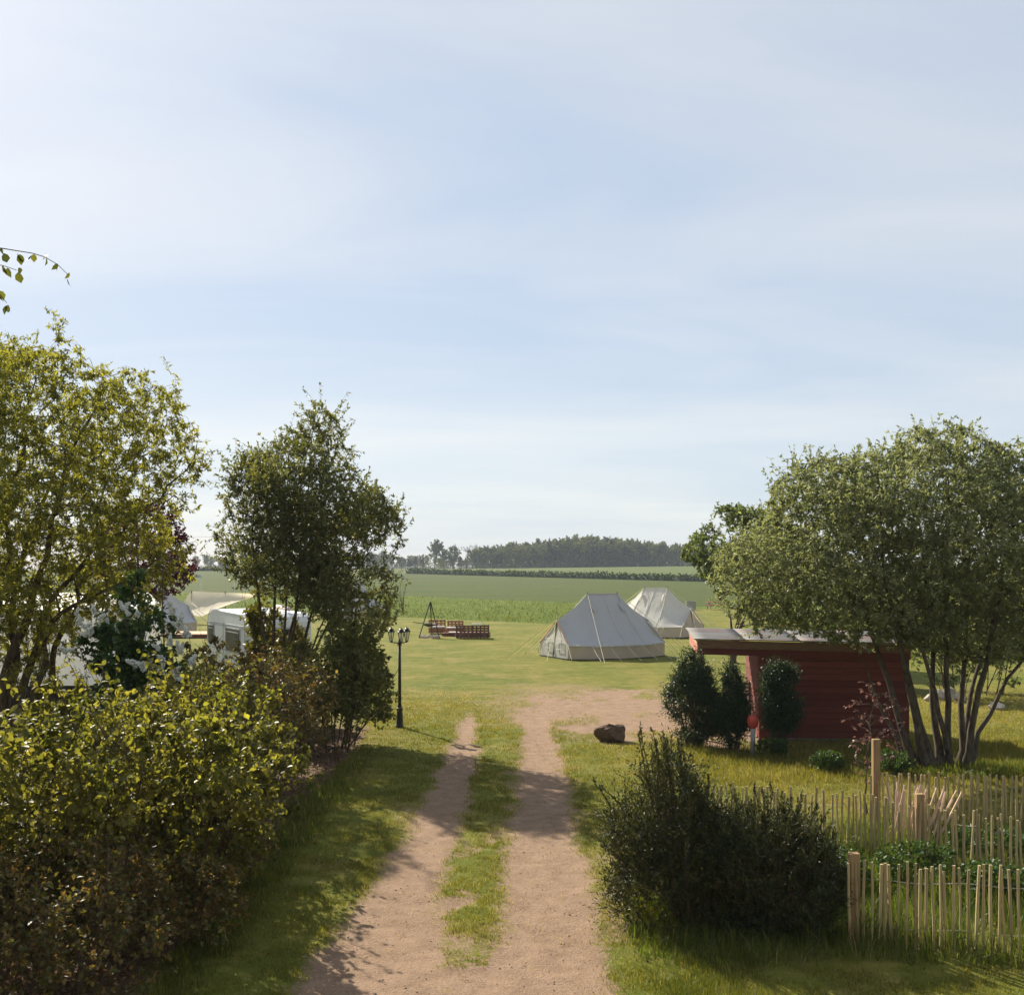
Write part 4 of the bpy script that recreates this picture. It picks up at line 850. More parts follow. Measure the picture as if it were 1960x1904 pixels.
# round bell tent behind the dark tree
def bell(label, loc):
    r = thing('bell_tent', label, 'tent', loc, 0, 'cream canvas tents'); n = 32
    V = []; prof = [(.04, 3.0), (.55, 2.35), (1.15, 1.68), (1.8, 1.1), (2.5, .62)]
    for rr, z in prof:
        for j in range(n):
            a = 2*math.pi*j/n; k = 1-.03*abs(math.sin(a*8))*(rr > .3); V.append((rr*k*math.cos(a), rr*k*math.sin(a), z))
    F = [(i*n+j, i*n+(j+1) % n, (i+1)*n+(j+1) % n, (i+1)*n+j) for i in range(len(prof)-1) for j in range(n)]
    np_mesh('roof', V, np.array(F), M['canvas'], r, smooth=True)
    V = [(2.46*math.cos(2*math.pi*j/n), 2.46*math.sin(2*math.pi*j/n), z) for z in (.63, .03) for j in range(n)]; np_mesh('wall', V, np.array([(j, (j+1) % n, n+(j+1) % n, n+j) for j in range(n)]), M['canvas_tan'], r, smooth=True)
    for j in range(8):
        a = 2*math.pi*j/8+.2; MB().tube([(2.5*math.cos(a), 2.5*math.sin(a), .62), (3.7*math.cos(a), 3.7*math.sin(a), .02)], .011, 4).build('guy_rope', M['rope'], r)
        MB().tube([(rr*1.005*math.cos(a), rr*1.005*math.sin(a), z+.01) for rr, z in prof], .012, 4).build('seam', M['seam'], r)
    MB().tube([(0, 0, 0), (0, 0, 3.08)], .03, 6).build('pole', M['brown_board'], r)
    MB().lathe([(2.5, .01), (2.5, .04)], n=24).build('groundsheet', M['groundsheet'], r)
bell('pale bell tent on the lawn edge half behind the dark tree', (X(745, 86)-2.55, 86.5, float(gz(-12.4, 86.5))))

# tarp shelter between poles
Y = 78.
sh = thing('tarp_shelter', 'cream tarp sail hung between poles beyond the caravan', 'shelter', (X(420, Y), Y, 0))
n, m = 25, 11
top = np.array([P(366, 1131, Y), P(400, 1133, Y+.5), P(431, 1134, Y+1), P(493, 1136, Y+1)]); bot = np.array([P(357, 1174, Y-3), P(385, 1180.5, Y-3.2), P(412, 1166, Y-2), P(493, 1137.5, Y+.9)])
s = np.linspace(0, 3, n)
def crv(q): 
    r_ = np.stack([np.interp(s, range(4), q[:, k]) for k in range(3)], 1)
    for _ in range(3): r_[1:-1] = .25*r_[:-2]+.5*r_[1:-1]+.25*r_[2:]
    return r_
T, Bt = crv(top), crv(bot); w = np.linspace(0, 1, m)[:, None, None]; Gd = T[None]*(1-w)+Bt[None]*w; sag = 4*w[..., 0]*(1-w[..., 0]); Gd[..., 1] += sag*.5; Gd[..., 2] += (fbm(Gd[..., 0]*1.5, Gd[..., 2]*2, 9)-.5)*.2*sag-.12*sag
i = (np.arange(m-1)[:, None]*n+np.arange(n-1)[None]).ravel(); np_mesh('sail', Gd.reshape(-1, 3), np.stack([i, i+1, i+n+1, i+n], 1), M['tarp'], sh, smooth=True, off=sh.location)
lf = np.array([P(366, 1131, Y), P(353, 1151, Y-1.5), P(357, 1174, Y-3)]); V = np.concatenate([lf, Gd[[0, 5, 10], 0]]); np_mesh('side_flap', V+np.array([-.01, 0, 0]), np.array([[0, 1, 4, 3], [1, 2, 5, 4]]), M['tarp'], sh, smooth=True, off=sh.location)
for u, yy, hgt in ((367, Y-.05, 1131), (431, Y+.95, 1133), (493, Y+1, 1135)):
    x = X(u, yy); MB().tube([(x, yy, 0), (x, yy, Z(hgt, yy)+.05)], .035, 6).build('pole', M['black_iron'], sh, off=sh.location)
for a, b in ((P(366, 1131, Y), (X(340, Y-3), Y-3, .02)), (P(493, 1136, Y+1), (X(520, Y), Y+1, .02)), (P(357, 1174, Y-3), (X(352, Y-4), Y-4.5, .02))): MB().tube([a, b], .012, 4).build('guy_rope', M['rope'], sh, off=sh.location)
# wooden deck in front of it
dk = thing('wooden_deck', 'low pale wooden deck on the lawn beyond the caravan', 'deck', (X(378, 62), 62, 0))
for k in range(7): MB().box((0, -1.2+k*.4, .22), (3.2, .37, .05)).build('plank', M['light_board'], dk)
MB().box((0, 0, .1), (3.0, 2.6, .18)).build('frame', M['pallet_dark'], dk)

# ------------------------------------------------------------------ caravan
phi = math.radians(30); cx_, cy_ = X(468, 32), 32.
cv = thing('caravan', 'white touring caravan parked behind the hedge and the dark tree', 'caravan', (cx_, cy_, 0), phi)
prof = [(.03, .5), (0, .6), (0, 2.1), (.03, 2.3), (.12, 2.45), (.3, 2.55), (3.7, 2.6), (4.0, 2.55), (4.22, 2.4), (4.36, 2.1), (4.42, 1.5), (4.36, .7), (4.25, .5)]
k = len(prof); V = [(x, y, z) for x in (0, 2.1) for y, z in prof]; F = [tuple(range(k)), tuple(range(2*k-1, k-1, -1))]+[(i, i+k, (i+1) % k+k, (i+1) % k) for i in range(k)]
body = MB().add(V, F).build('body', M['white_panel'], cv, bevel=.035)
MB().add([(x, y, z) for x in (-.012, .012) for y, z in [(-.012, .6), (-.012, 2.1), (.02, 2.31), (.11, 2.47), (.3, 2.57), (3.7, 2.62), (4.0, 2.57), (4.24, 2.41), (4.38, 2.1), (4.43, 1.5)]], [(i, i+1, i+11, i+10) for i in range(9)]).build('edge_rail', M['trim_grey'], body)
for z in (2.17, 2.12, 1.36): MB().box((-.012, 2.2, z), (.02, 4.2, .03)).build('trim_strip', M['trim_grey'], body)
for z in (2.12, 1.36): MB().box((1.05, -.012, z), (2.0, .02, .03)).build('trim_strip', M['trim_grey'], body)
def win(mb_c, d, axis):
    if axis == 'x':
        w_ = MB().box((-.012, mb_c[0], mb_c[1]), (.03, d[0]+.09, d[1]+.09)).build('window', M['trim_grey'], cv, bevel=.01); MB().box((-.032, mb_c[0], mb_c[1]), (.016, d[0], d[1])).build('pane', M['dark_window'], w_)
        MB().box((-.043, mb_c[0], mb_c[1]+d[1]*.36), (.008, d[0]*.96, .03)).build('blind_rail', M['trim_grey'], w_)
    else:
        w_ = MB().box((mb_c[0], -.012, mb_c[1]), (d[0]+.09, .03, d[1]+.09)).build('window', M['rubber'], cv, bevel=.01); MB().box((mb_c[0], -.032, mb_c[1]), (d[0], .016, d[1])).build('pane', M['dark_window'], w_)
win((3.85, 1.78), (.62, .55), 'x'); win((1.25, 1.72), (1.5, .68), 'x'); win((1.05, 1.72), (1.45, .62), 'y')
MB().box((-.006, 2.75, 1.42), (.02, .72, 1.62)).build('door', M['white_panel'], cv)
for x in (-.005, 2.105):
    wh = MB().tube([(x-.02, 2.2, .33), (x+.02, 2.2, .33)], .33, 20).build('wheel', M['rubber'], cv); MB().tube([(x-.03, 2.2, .33), (x+.03, 2.2, .33)], .18, 14).build('rim', M['trim_grey'], wh)
MB().tube([(1.05, 4.3, .5), (1.05, 5.5, .45)], .04, 6).build('drawbar', M['trim_grey'], cv); MB().box((1.05, 5.3, .22), (.08, .08, .44)).build('jockey_wheel', M['trim_grey'], cv)
for x in (.3, 1.8): MB().box((x, .25, .26), (.05, .05, .52)).build('corner_steady', M['trim_grey'], cv)
MB().box((.9, 1.6, 2.63), (.5, .5, .1)).build('roof_vent', M['white_panel'], cv, bevel=.03); MB().tube([(1.5, .35, 2.68), (1.6, 1.9, 2.7)], .075, 8).build('awning_roll', M['cushion'], cv)

# white marquee at the left edge, light shines through its sheets
t = NT('pvc_sheet'); n = t.noise(.8, 4, t.obj((1, 1, .4)), .5); c = t.mix(t.mrange(n, .35, .7, 0, .4), (.86, .86, .84), (.78, .78, .76))
p_ = t.pbr(c, .5, .3, t.bump(n, .3, .08)); tr = t.node('ShaderNodeBsdfTranslucent', {'Color': c}); m_ = t.node('ShaderNodeMixShader', {'Fac': .55}); t.l.new(p_, m_.inputs[1]); t.l.new(tr.outputs[0], m_.inputs[2]); M['pvc_sheet'] = t.done(m_.outputs[0])
mh = thing('marquee', 'large white marquee with flat sides behind the willow trunks', 'marquee', (-16.3, 31.7, 0), math.radians(6))
def sheet(name, pts, par, nx=20, nz_=8, amp=.03):
    pts = np.array(pts, float); u_, v_ = np.meshgrid(np.linspace(0, 1, nx), np.linspace(0, 1, nz_)); Gs = (pts[0]*((1-u_)*(1-v_))[..., None]+pts[1]*(u_*(1-v_))[..., None]+pts[2]*(u_*v_)[..., None]+pts[3]*((1-u_)*v_)[..., None])
    nn_ = nrm(np.cross(pts[1]-pts[0], pts[3]-pts[0])); Gs = Gs+nn_*(np.sin(u_*nx*1.1)*.4+(fbm(u_*6, v_*3, 4)-.5))[..., None]*amp
    i = (np.arange(nz_-1)[:, None]*nx+np.arange(nx-1)[None]).ravel(); return np_mesh(name, Gs.reshape(-1, 3), np.stack([i, i+1, i+nx+1, i+nx], 1), M['pvc_sheet'], par, smooth=True)
xl_, xr_ = -5., 5.35
for k in range(4):
    a_, b_ = xl_+k*(xr_-xl_)/4, xl_+(k+1)*(xr_-xl_)/4
    sheet('side_sheet', [(a_+.02, -1.7, .6), (b_-.02, -1.7, .6), (b_-.02, -1.7, 2.75), (a_+.02, -1.7, 2.75)], mh); sheet('side_sheet', [(a_+.02, 1.7, .6), (b_-.02, 1.7, .6), (b_-.02, 1.7, 2.75), (a_+.02, 1.7, 2.75)], mh)
    sheet('roof_sheet', [(a_, -1.78, 2.74), (b_, -1.78, 2.74), (b_, 0, 3.2), (a_, 0, 3.2)], mh, amp=.015); sheet('roof_sheet', [(a_, 1.78, 2.74), (b_, 1.78, 2.74), (b_, 0, 3.2), (a_, 0, 3.2)], mh, amp=.015)
    for y_ in (-1.69, 1.69): MB().tube([(a_, y_*.98, 0), (a_, y_*.98, 2.74)], .03, 6).build('pole', M['trim_grey'], mh)
for x_ in (xl_, xr_): sheet('end_sheet', [(x_, -1.7, .6), (x_, 1.7, .6), (x_, 1.7, 2.75), (x_, -1.7, 2.75)], mh, 10)
MB().box((.17, 0, .3), (10.2, 3.3, .6)).build('platform', M['skirt'], mh)
# board edging / low retaining wall under the willow
wall_ = thing('board_wall', 'low brown board wall with a light top plank behind the willow trunks', 'board wall', (X(100, 20.5), 20.5, 0))
a, b = P(-60, 1402, 19.2), P(300, 1330, 22.5); a[2] = b[2] = 0; d_ = b-a; L_ = np.linalg.norm(d_); ang = math.atan2(d_[1], d_[0])
for seg in range(3):
    for k in range(5):
        s0, s1 = seg/3+.003, (seg+1)/3-.003; MB().bar(a+d_*s0+np.array([0, 0, .1+k*.175]), a+d_*s1+np.array([0, 0, .1+k*.175]), .035+.004*((k+seg) % 2), .165).build('board', M['soil_board'], wall_, off=wall_.location)
    MB().bar(a+d_*s0+np.array([0, 0, .9]), a+d_*s1+np.array([0, 0, .9]), .12, .035).build('top_plank', M['light_board'], wall_, off=wall_.location)
for s_ in (0.01, .33, .66, .99): MB().box(a+d_*s_+np.array([-d_[1]/L_*.07, d_[0]/L_*.07, .44]), (.08, .08, .88)).build('post', M['post_wood'], wall_, off=wall_.location)

# ------------------------------------------------------------------ red shed
sd = thing('red_shed', 'red plank shed with an open porch and corrugated roof', 'shed', (X(1336, 24.5), 24.5, 0), math.radians(-5))
Ls, Ds, ov = 4.75, 2.35, .1
def rz_(x, y): return 2.31-.02*x+.045*y
for s_ in range(4):
    x0, x1 = -ov+s_*(Ls+2*ov)/4-(.05 if s_ else 0), -ov+(s_+1)*(Ls+2*ov)/4
    ny = 130; ys = np.linspace(-.09, Ds+.12, ny); V = []
    for xx in np.linspace(x0, x1, 5): V += [(xx, y, rz_(xx, y)+.012*math.sin(y*2*math.pi/.076*.62)+.006*s_) for y in ys]
    F = [(i*ny+j, i*ny+j+1, (i+1)*ny+j+1, (i+1)*ny+j) for i in range(4) for j in range(ny-1)]
    o = np_mesh('roof_sheet', V, np.array(F), M['corrugated'], sd, smooth=False); so_ = o.modifiers.new('thick', 'SOLIDIFY'); so_.thickness = .004
def slb(x0, x1, y, zt, h, w, name, mat): return MB().bar((x0, y, rz_(x0, y)-zt-h/2), (x1, y, rz_(x1, y)-zt-h/2), w, h).build(name, M[mat], sd)
slb(0, 2.4, -.02, .02, .185, .03, 'fascia_board', 'brown_board'); slb(2.403, Ls, -.02, .02, .185, .03, 'fascia_board', 'brown_board')
slb(.02, 2.1, .015, .206, .15, .04, 'beam', 'red_plank'); slb(2.103, Ls, .015, .206, .15, .04, 'beam', 'red_plank')
for nm, zt, h, mt, xo in (('fascia_board', .02, .1, 'light_board', -.015), ('side_board', .122, .12, 'sunlit_red_board', .0), ('side_board', .244, .12, 'sunlit_red_board', 0.)):  # sunlit look of the left side put into lighter fascia and board colours
    MB().bar((xo, 0, rz_(xo, 0)-zt-h/2), (xo, Ds, rz_(xo, Ds)-zt-h/2), .028, h).build(nm, M[mt], sd)
for x, y, w_ in ((.1, .1, .08), (.1, Ds-.1, .08), (1.43, .1, .09), (1.43, Ds-.1, .09), (Ls-.06, .1, .09), (Ls-.06, Ds-.1, .09)):
    MB().box((x, y, 1.0), (w_, w_, 2.0)).build('post', M['red_plank'] if x > 1 else M['brown_board'], sd)
hp = .146
for k in range(13):
    z = .06+k*hp; R_ = Matrix.Rotation(math.radians(-5), 3, 'X'); R2 = Matrix.Rotation(math.radians(5), 3, 'Y')
    MB().box((3.08, .045+.003*(k % 2), z+hp/2), (3.2, .024, hp-.01), R_).build('plank', M['red_plank'], sd)
    MB().box((1.385, 1.22, z+hp/2), (.022, 2.1, hp+.012), R2).build('plank', M['red_plank'], sd)
    MB().box((Ls-.005, 1.22, z+hp/2), (.022, 2.1, hp+.012), R2).build('plank', M['red_plank'], sd)
    MB().box((3.08, Ds-.045, z+hp/2), (3.2, .022, hp+.012)).build('plank', M['red_plank'], sd)
MB().box((3.08, .085, 1.0), (3.15, .02, 1.85)).build('backing', M['skirt'], sd)
MB().box((1.52, .03, 1.0), (.1, .03, 1.9)).build('corner_board', M['red_plank'], sd); MB().box((1.75, .022, 1.0), (.12, .02, 1.88)).build('corner_board', M['red_plank'], sd)
MB().box((3.08, 1.2, .03), (3.25, 2.2, .06)).build('base', M['concrete'], sd)
for z in (.88, .97, 1.06, 1.15): MB().box((1.05, 1.4, z), (.66, .03, .05)).build('rail', M['pallet_grey'], sd)
for x in (.74, 1.36): MB().box((x, 1.43, .6), (.05, .03, 1.2)).build('rail_post', M['pallet_grey'], sd)

# grey pipe with red cap, rock, stones
q = G(1441, 1445); pp = thing('pipe_post', 'grey pipe standing in the grass with a red round cap', 'post', q)
MB().lathe([(.05, 0), (.05, .58), (.046, .6)], n=14).build('pipe', M['pvc'], pp, smooth=True); MB().lathe([(.05, .56), (.09, .6), (.118, .68), (.118, .76), (.095, .82), (.05, .85), (.01, .855)], n=18).build('cap', M['red_paint'], pp, smooth=True)
def rock(name, label, loc, s, seed, mat='rock', group=None, cat='rock', parent=None, sub=3):
    bm = bmesh.new(); bmesh.ops.create_icosphere(bm, subdivisions=sub, radius=1); g = np.random.default_rng(seed); ds = nrm(g.normal(size=(9, 3))); hs = g.uniform(.55, .85, 9)
    for v in bm.verts:
        p = np.array(v.co)
        for d, h in zip(ds, hs):
            e = p@d
            if e > h: p = p-d*(e-h)*.9
        p = p*(1+.05*math.sin(p[0]*9+seed)+.04*math.sin(p[1]*11+p[2]*7)); v.co = (p[0]*s[0], p[1]*s[1], p[2]*s[2]+s[2]*.45)
    me = bpy.data.meshes.new(name); bm.to_mesh(me); bm.free(); me.materials.append(M[mat]); o = link(bpy.data.objects.new(name, me), parent); o.location = tuple(loc)
    if label: tag(o, label, cat, group)
    return o
rock('rock', 'brown boulder at the edge of the bare soil patch', G(1170, 1417), (.42, .32, .29), 3)
rock('rock', 'pale stone lying on the grass at the right edge', G(1906, 1356), (.24, .2, .13), 5, 'pale_stone')
for k, (u, v, s) in enumerate([(1795, 1338, .24), (1815, 1335, .26), (1835, 1340, .2), (1780, 1342, .18)]): rock('rock', 'pale stone of the small heap seen between the willow trunks', G(u, v), (s, s*.8, s*.9), 20+k, 'pale_stone', 'pale stone heap')

# ------------------------------------------------------------------ paling fences
def picket_mesh(g, L=.92, name='picket'):
    mb = MB(); n = 6; w = g.uniform(.014, .02); pts = []; bx, by = g.normal()*.012, g.normal()*.01; ph = g.uniform(0, 6)
    for k in range(6):
        t_ = k/5; pts.append((bx*math.sin(t_*3+ph)+g.normal()*.002, by*math.sin(t_*2.5+ph), t_*L))
    mb.tube(pts, [w*g.uniform(.85, 1.12) for _ in pts], n); me = bpy.data.meshes.new(name); me.from_pydata(mb.v, [], mb.f); me.update(); return me
g = np.random.default_rng(31); PK = [picket_mesh(g) for _ in range(8)]; PKP = []
for m_ in PK: m_.materials.append(M['paling'])
for m_ in PK[:5]: c_ = m_.copy(); c_.materials.clear(); c_.materials.append(M['paling_pale']); PKP.append(c_)
def fence(label, pts, posts, sp=.066, seed=0, hz=1., lean=.028):
    g = np.random.default_rng(seed); pts = np.array(pts, float); root = thing('paling_fence', label, 'fence', (pts[0][0], pts[0][1], 0)); off = np.array([pts[0][0], pts[0][1], 0])
    seg = np.linalg.norm(np.diff(pts, axis=0), axis=1); cum = np.concatenate([[0], np.cumsum(seg)]); s = 0.
    line = lambda q: np.array([np.interp(q, cum, pts[:, 0]), np.interp(q, cum, pts[:, 1])])
    while s < cum[-1]:
        p = line(s); o = bpy.data.objects.new('picket', PK[g.integers(8)]); link(o, root); o.location = (p[0]-off[0], p[1]-off[1]+g.normal()*.006, float(gz(*p))-.05+g.normal()*.012)
        o.rotation_euler = (g.normal()*lean*.7, g.normal()*lean, g.uniform(0, 6.28)); k = g.uniform(.9, 1.15); o.scale = (k*.88, k*.88, hz*g.uniform(.95, 1.04)); s += sp*g.uniform(.8, 1.25)
    for zz_ in (.2, .68):
        for ph in (0, math.pi):
            ss = np.arange(0, cum[-1], sp/2); W_ = np.array([[*line(q), zz_*hz+.012*math.sin(q*7)] for q in ss]); W_[:, 1] += .016*np.cos(np.arange(len(ss))*math.pi/1+ph)
            MB().tube(W_, .0016, 3).build('wire', M['wire'], root, off=off)
    for x, y, h, w_ in posts: MB().box((x-off[0], y-off[1], h/2-.05), (w_, w_, h+.1)).build('post', M['post_wood'], root, bevel=.006)
    return root
fence('front run of chestnut paling fence starting at a square post beside the evergreen bush', [(3.53, 11.1), (5.2, 10.8), (7.4, 10.4)], [(3.58, 11.16, .94, .1), (6.9, 10.6, .95, .09)], seed=1)
fence('middle run of paling fence coming out behind the evergreen bush and bending towards the viewer', [(2.5, 15.0), (4.7, 14.5), (5.25, 13.75), (6.25, 12.9), (7.6, 12.2)], [(5.28, 13.82, 1.0, .1)], seed=2)
fence('rear run of paling fence reaching right from the tall square post', [(5.35, 15.95), (7.5, 15.65), (9.6, 15.4)], [(5.46, 16.0, 1.36, .105)], seed=3, lean=.022)
root = thing('paling_roll', 'heap of loose pale pickets leaning between the two fence posts', 'fence roll', (5.6, 15.2, 0)); g = np.random.default_rng(9)
for k in range(30):
    o = bpy.data.objects.new('picket', PKP[k % 5]); link(o, root); a = g.uniform(0, 1); o.location = (-.3+a*.62+g.normal()*.04, g.normal()*.16, -.03)
    o.rotation_euler = (g.normal()*.12, .12+.42*a+g.normal()*.1, g.uniform(0, 1)); s = g.uniform(.85, 1.1); o.scale = (s, s, g.uniform(.82, 1.0))

# ------------------------------------------------------------------ fire place and pallet seats
Y = 61.5
fp = thing('fire_pit', 'fire pit of stones under a black tripod on the lawn', 'fire pit', G(822, 1220))
g = np.random.default_rng(4)
for k in range(11):
    a = 2*math.pi*k/11; rock('stone', None, (.5*math.cos(a), .5*math.sin(a), 0), (.15, .12, .11), 40+k, 'pale_stone', parent=fp, sub=2)
apx = np.array([.05, 0, 1.95])
for a in (200, 340, 80): MB().tube([np.array([.62*math.cos(math.radians(a)), .62*math.sin(math.radians(a)), 0]), apx+np.array([.02*math.cos(a), .02*math.sin(a), .12])], .03, 6).build('tripod_leg', M['black_iron'], fp)
MB().lathe([(.12, .62), (.36, .72), (.43, .8), (.41, .8), (.34, .735), (.1, .64)], n=18).build('fire_bowl', M['black_iron'], fp, smooth=True)
for a in (30, 150, 270): MB().tube([(.41*math.cos(math.radians(a)), .41*math.sin(math.radians(a)), .8), apx], .008, 4).build('chain', M['wire'], fp)
MB().tube([(-.95, .1, .88), (-.3, 0, .8)], .02, 5).build('handle', M['black_iron'], fp)
def pallet_bench(label, loc, rz, w=1.2, mat='pallet', bh=.78, cushion=None, roll=False, group='pallet seats round the fire'):
    r = thing('pallet_bench', label, 'bench', loc, rz, group)
    for z in (.06, .2, .34):
        for k in range(5): MB().box((-w/2+.1+k*(w-.2)/4, 0, z), (.1, .8, .025)).build('slat', M[mat], r)
    for z in (.12, .27):
        for y in (-.34, 0, .34): MB().box((0, y, z), (w, .09, .1)).build('bearer', M[mat], r)
    for k, z in enumerate(np.linspace(.45, bh-.02, 3)): MB().box((0, .4, z), (w, .03, .1)).build('back_slat', M[mat], r)
    for k in range(5): MB().box((-w/2+.05+k*(w-.1)/4, .435, (bh+.1)/2+.02), (.09, .04, bh-.05)).build('back_upright', M[mat], r)
    if cushion: MB().box((0, -.03, .41), (w*.94, .7, .1)).build('cushion', M[cushion], r, bevel=.03)
    if roll: MB().tube([(-w*.1, .4, bh+.06), (w*.5, .4, bh+.06)], .08, 10).build('cushion_roll', M['cushion_cream'], r)
    return r
q = G(836, 1213); pallet_bench('sunlit pallet bench behind the black tripod', (q[0], q[1]+.3, 0), math.radians(4), 1.05, cushion='cushion')
q = G(870, 1214); pallet_bench('sunlit pallet bench next to the one behind the tripod', (q[0], q[1]-.2, 0), math.radians(-6), .98, cushion='cushion')
q = G(887.5, 1222); pallet_bench('dark pallet bench seen from behind, left one of two', (q[0], q[1]+.3, 0), math.radians(186), .98, 'pallet_dark', .72)
q = G(921, 1222); pallet_bench('dark pallet bench seen from behind with a pale cushion roll on top', (q[0], q[1]+.3, 0), math.radians(176), .98, 'pallet_dark', .74, roll=True)
q = G(862, 1217); sb = thing('low_pallet', 'low pallet table with a pale cloth between the pallet benches', 'pallet table', (q[0]+.1, q[1], 0), math.radians(-8))
for y in (-.3, 0, .3): MB().box((0, y, .09), (1.1, .09, .14)).build('bearer', M['pallet_dark'], sb)
for k in range(5): MB().box((-.48+k*.24, 0, .175), (.12, .8, .025)).build('slat', M['pallet_dark'], sb)
MB().box((.15, 0, .22), (.7, .6, .06)).build('cloth', M['cushion'], sb, bevel=.02)

# concrete ring, red picnic bench, white posts far across the lawn
q = G(1322, 1167); wr = thing('concrete_ring', 'grey concrete ring standing on the far lawn edge', 'concrete ring', (q[0], q[1], float(gz(q[0], q[1]))))
MB().lathe([(.5, 0), (.5, .86), (.4, .86), (.4, .1)], n=20).build('ring', M['concrete'], wr, smooth=False)
q = G(1365, 1166); pb = thing('picnic_bench', 'red picnic table far behind the tents', 'picnic table', (q[0], q[1]-1, float(gz(q[0], q[1]))), .1)
for k in range(4): MB().box((0, -.28+k*.19, .74), (1.7, .17, .04)).build('top_slat', M['red_paint'], pb)
for y in (-.72, .72): MB().box((0, y, .44), (1.7, .25, .04)).build('seat', M['red_paint'], pb)
for x in (-.6, .6):
    for s_ in (-1, 1): MB().bar((x, s_*.65, 0), (x, s_*.2, .72), .05, .09).build('leg', M['pallet_grey'], pb)
    MB().box((x, 0, .4), (.045, 1.5, .09)).build('cross_beam', M['pallet_grey'], pb)
for u, vt, Y, w_, lab in ((385, 1100, 118., 1.0, 'tall white post with a dark box in the far meadow'), (448, 1118, 112., .0, 'short white post in the far meadow')):
    x = X(u, Y); z0 = float(gz(x, Y)); h = float(Z(vt, Y))-z0; wp = thing('meadow_post', lab, 'post', (x, Y, z0)); MB().box((0, 0, h/2), (.12, .12, h)).build('pole', M['bulb'], wp)
    if w_: MB().box((-.35, 0, h-.15), (.7, .5, .3)).build('box', M['trim_grey'], wp)

# ------------------------------------------------------------------ grass
def blade_mesh(name, x, y, h, w, g, mat, var, lean=.45, bent=False, z=None):
    n = len(x); z = gz(x, y)-.012 if z is None else z
    a = g.uniform(0, 2*math.pi, n); b = g.uniform(0, 2*math.pi, n); l = np.abs(g.normal(0, lean, n))
    base = np.stack([x, y, z], 1); dx = np.stack([np.cos(a), np.sin(a), np.zeros(n)], 1)*w[:, None]/2
    tip = np.stack([np.cos(b)*l*h, np.sin(b)*l*h, h*np.sqrt(np.clip(1-l*l*.5, .25, 1))], 1)
    if bent:
        mid = base+tip*np.array([.32, .32, .58]); V = np.stack([base-dx, base+dx, mid+dx*.75, mid-dx*.75, base+tip], 1).reshape(-1, 3); o = np.arange(n)[:, None]*5
        F = [np.array([[0, 1, 2, 3]])+o, np.array([[3, 2, 4]])+o]; v = np.repeat(var, 5)
    else:
        V = np.stack([base-dx, base+dx, base+tip], 1).reshape(-1, 3); F = [np.array([[0, 1, 2]])+np.arange(n)[:, None]*3]; v = np.repeat(var, 3)
    return tag(np_mesh(name, V, F, mat, attrs={'v': v}), kind='stuff')
g = np.random.default_rng(77)
N = 760000
y = 8.6*np.exp(g.random(N)**.92*math.log(37/8.6)); x = (g.random(N)*2-1)*(.5*y+.7)
d = dirt(x, y); cl = fbm(x*3.3, y*3.3, 51)
garden = sstep(2.9, 3.4, x)*sstep(10.5, 10.9, y+.18*(x-3.5))*sstep(16.6, 15.6, y)
keep = (g.random(N) < (1-sstep(27, 36.5, y))*np.clip(1.08-d*1.25, 0, 1)**1.2*(.35+1.1*sstep(.3, .6, cl))+.035*(cl > .5)*(y < 24)) & (x > -3.9) & ~((x > 4.2) & (x < 9.3) & (y > 24.2) & (y < 27.5)) & (garden < .5)
x, y, d, cl = x[keep], y[keep], d[keep], cl[keep]
edge_l = sstep(-2.7, -3.3, x)*sstep(24, 18, y); edge_r = sstep(1.15, 1.6, x)*sstep(2.6, 2., x)*sstep(17, 14, y); shed_f = sstep(18.6, 20., y)*sstep(24.5, 23.8, y)*sstep(3.2, 4., x)
h = (.03+.03*cl)*(y/12)**.3*(1+1.5*edge_l+1.0*edge_r+1.5*shed_f)*g.uniform(.6, 1.4, len(x))*(1-.4*d)
dry = fbm(x*.8, y*.8, 61); var = np.clip(.15+.55*dry+g.normal(0, .16, len(x))+.35*d+.18*sstep(24, 34, y)-.18*edge_l-.22*edge_r+.22*sstep(1.6, 2.6, x)*sstep(13.5, 15, y), 0, 1); var = np.where(g.random(len(x)) < .04, .97, var)
blade_mesh('grass', x, y, h, .0085*(y/12)**.75*g.uniform(.7, 1.3, len(x)), g, M['blade'], var, .6)
# taller grass: verges, garden, fence foot
N = 210000; y = g.uniform(9.2, 25, N); x = g.uniform(-4, 12, N); cl = fbm(x*2.2, y*2.2, 71)
garden = (x > 3.0) & (y > 10.95-.18*(x-3.5)) & (y < 15.9) & (x > 2.2)
foot = (x > 3.0) & (np.abs(y-(10.95-.18*(x-3.5))) < .3) | (np.abs(y-15.7) < .25) & (x > 5.2)
verge = ((x > -3.75) & (x < -2.85) & (y < 22)) & (cl > .5)
bushf = ((x-2.4)**2/2.2**2+(y-11.6)**2/1.1**2 < 1.) & (x > 1.25)
wil = ((x-8.6)**2/2.2**2+(y-20.6)**2/.9**2 < 1)
shd = (y > 21.2) & (y < 24.2) & (x > 4) & (cl > .5)
dens = garden*1.4*sstep(.2, .55, cl)+foot*.9+verge*.45+bushf*.7+wil*.9+shd*.35
keep = (g.random(N) < dens) & (np.abs(x) < .5*y+.8); x, y, cl = x[keep], y[keep], cl[keep]
k_ = lambda m: m[keep]
h = (.07+.2*cl)*g.uniform(.5, 1.35, len(x))*np.where(k_(garden), 1.75, np.where(k_(verge), .75, np.where(k_(shd), .55, .95)))
blade_mesh('tall_grass', x, y, h, .011*(y/12)**.6*g.uniform(.6, 1.4, len(x)), g, M['blade_lush'], np.clip(.2+.5*cl+g.normal(0, .2, len(x)), 0, 1), .5, True)
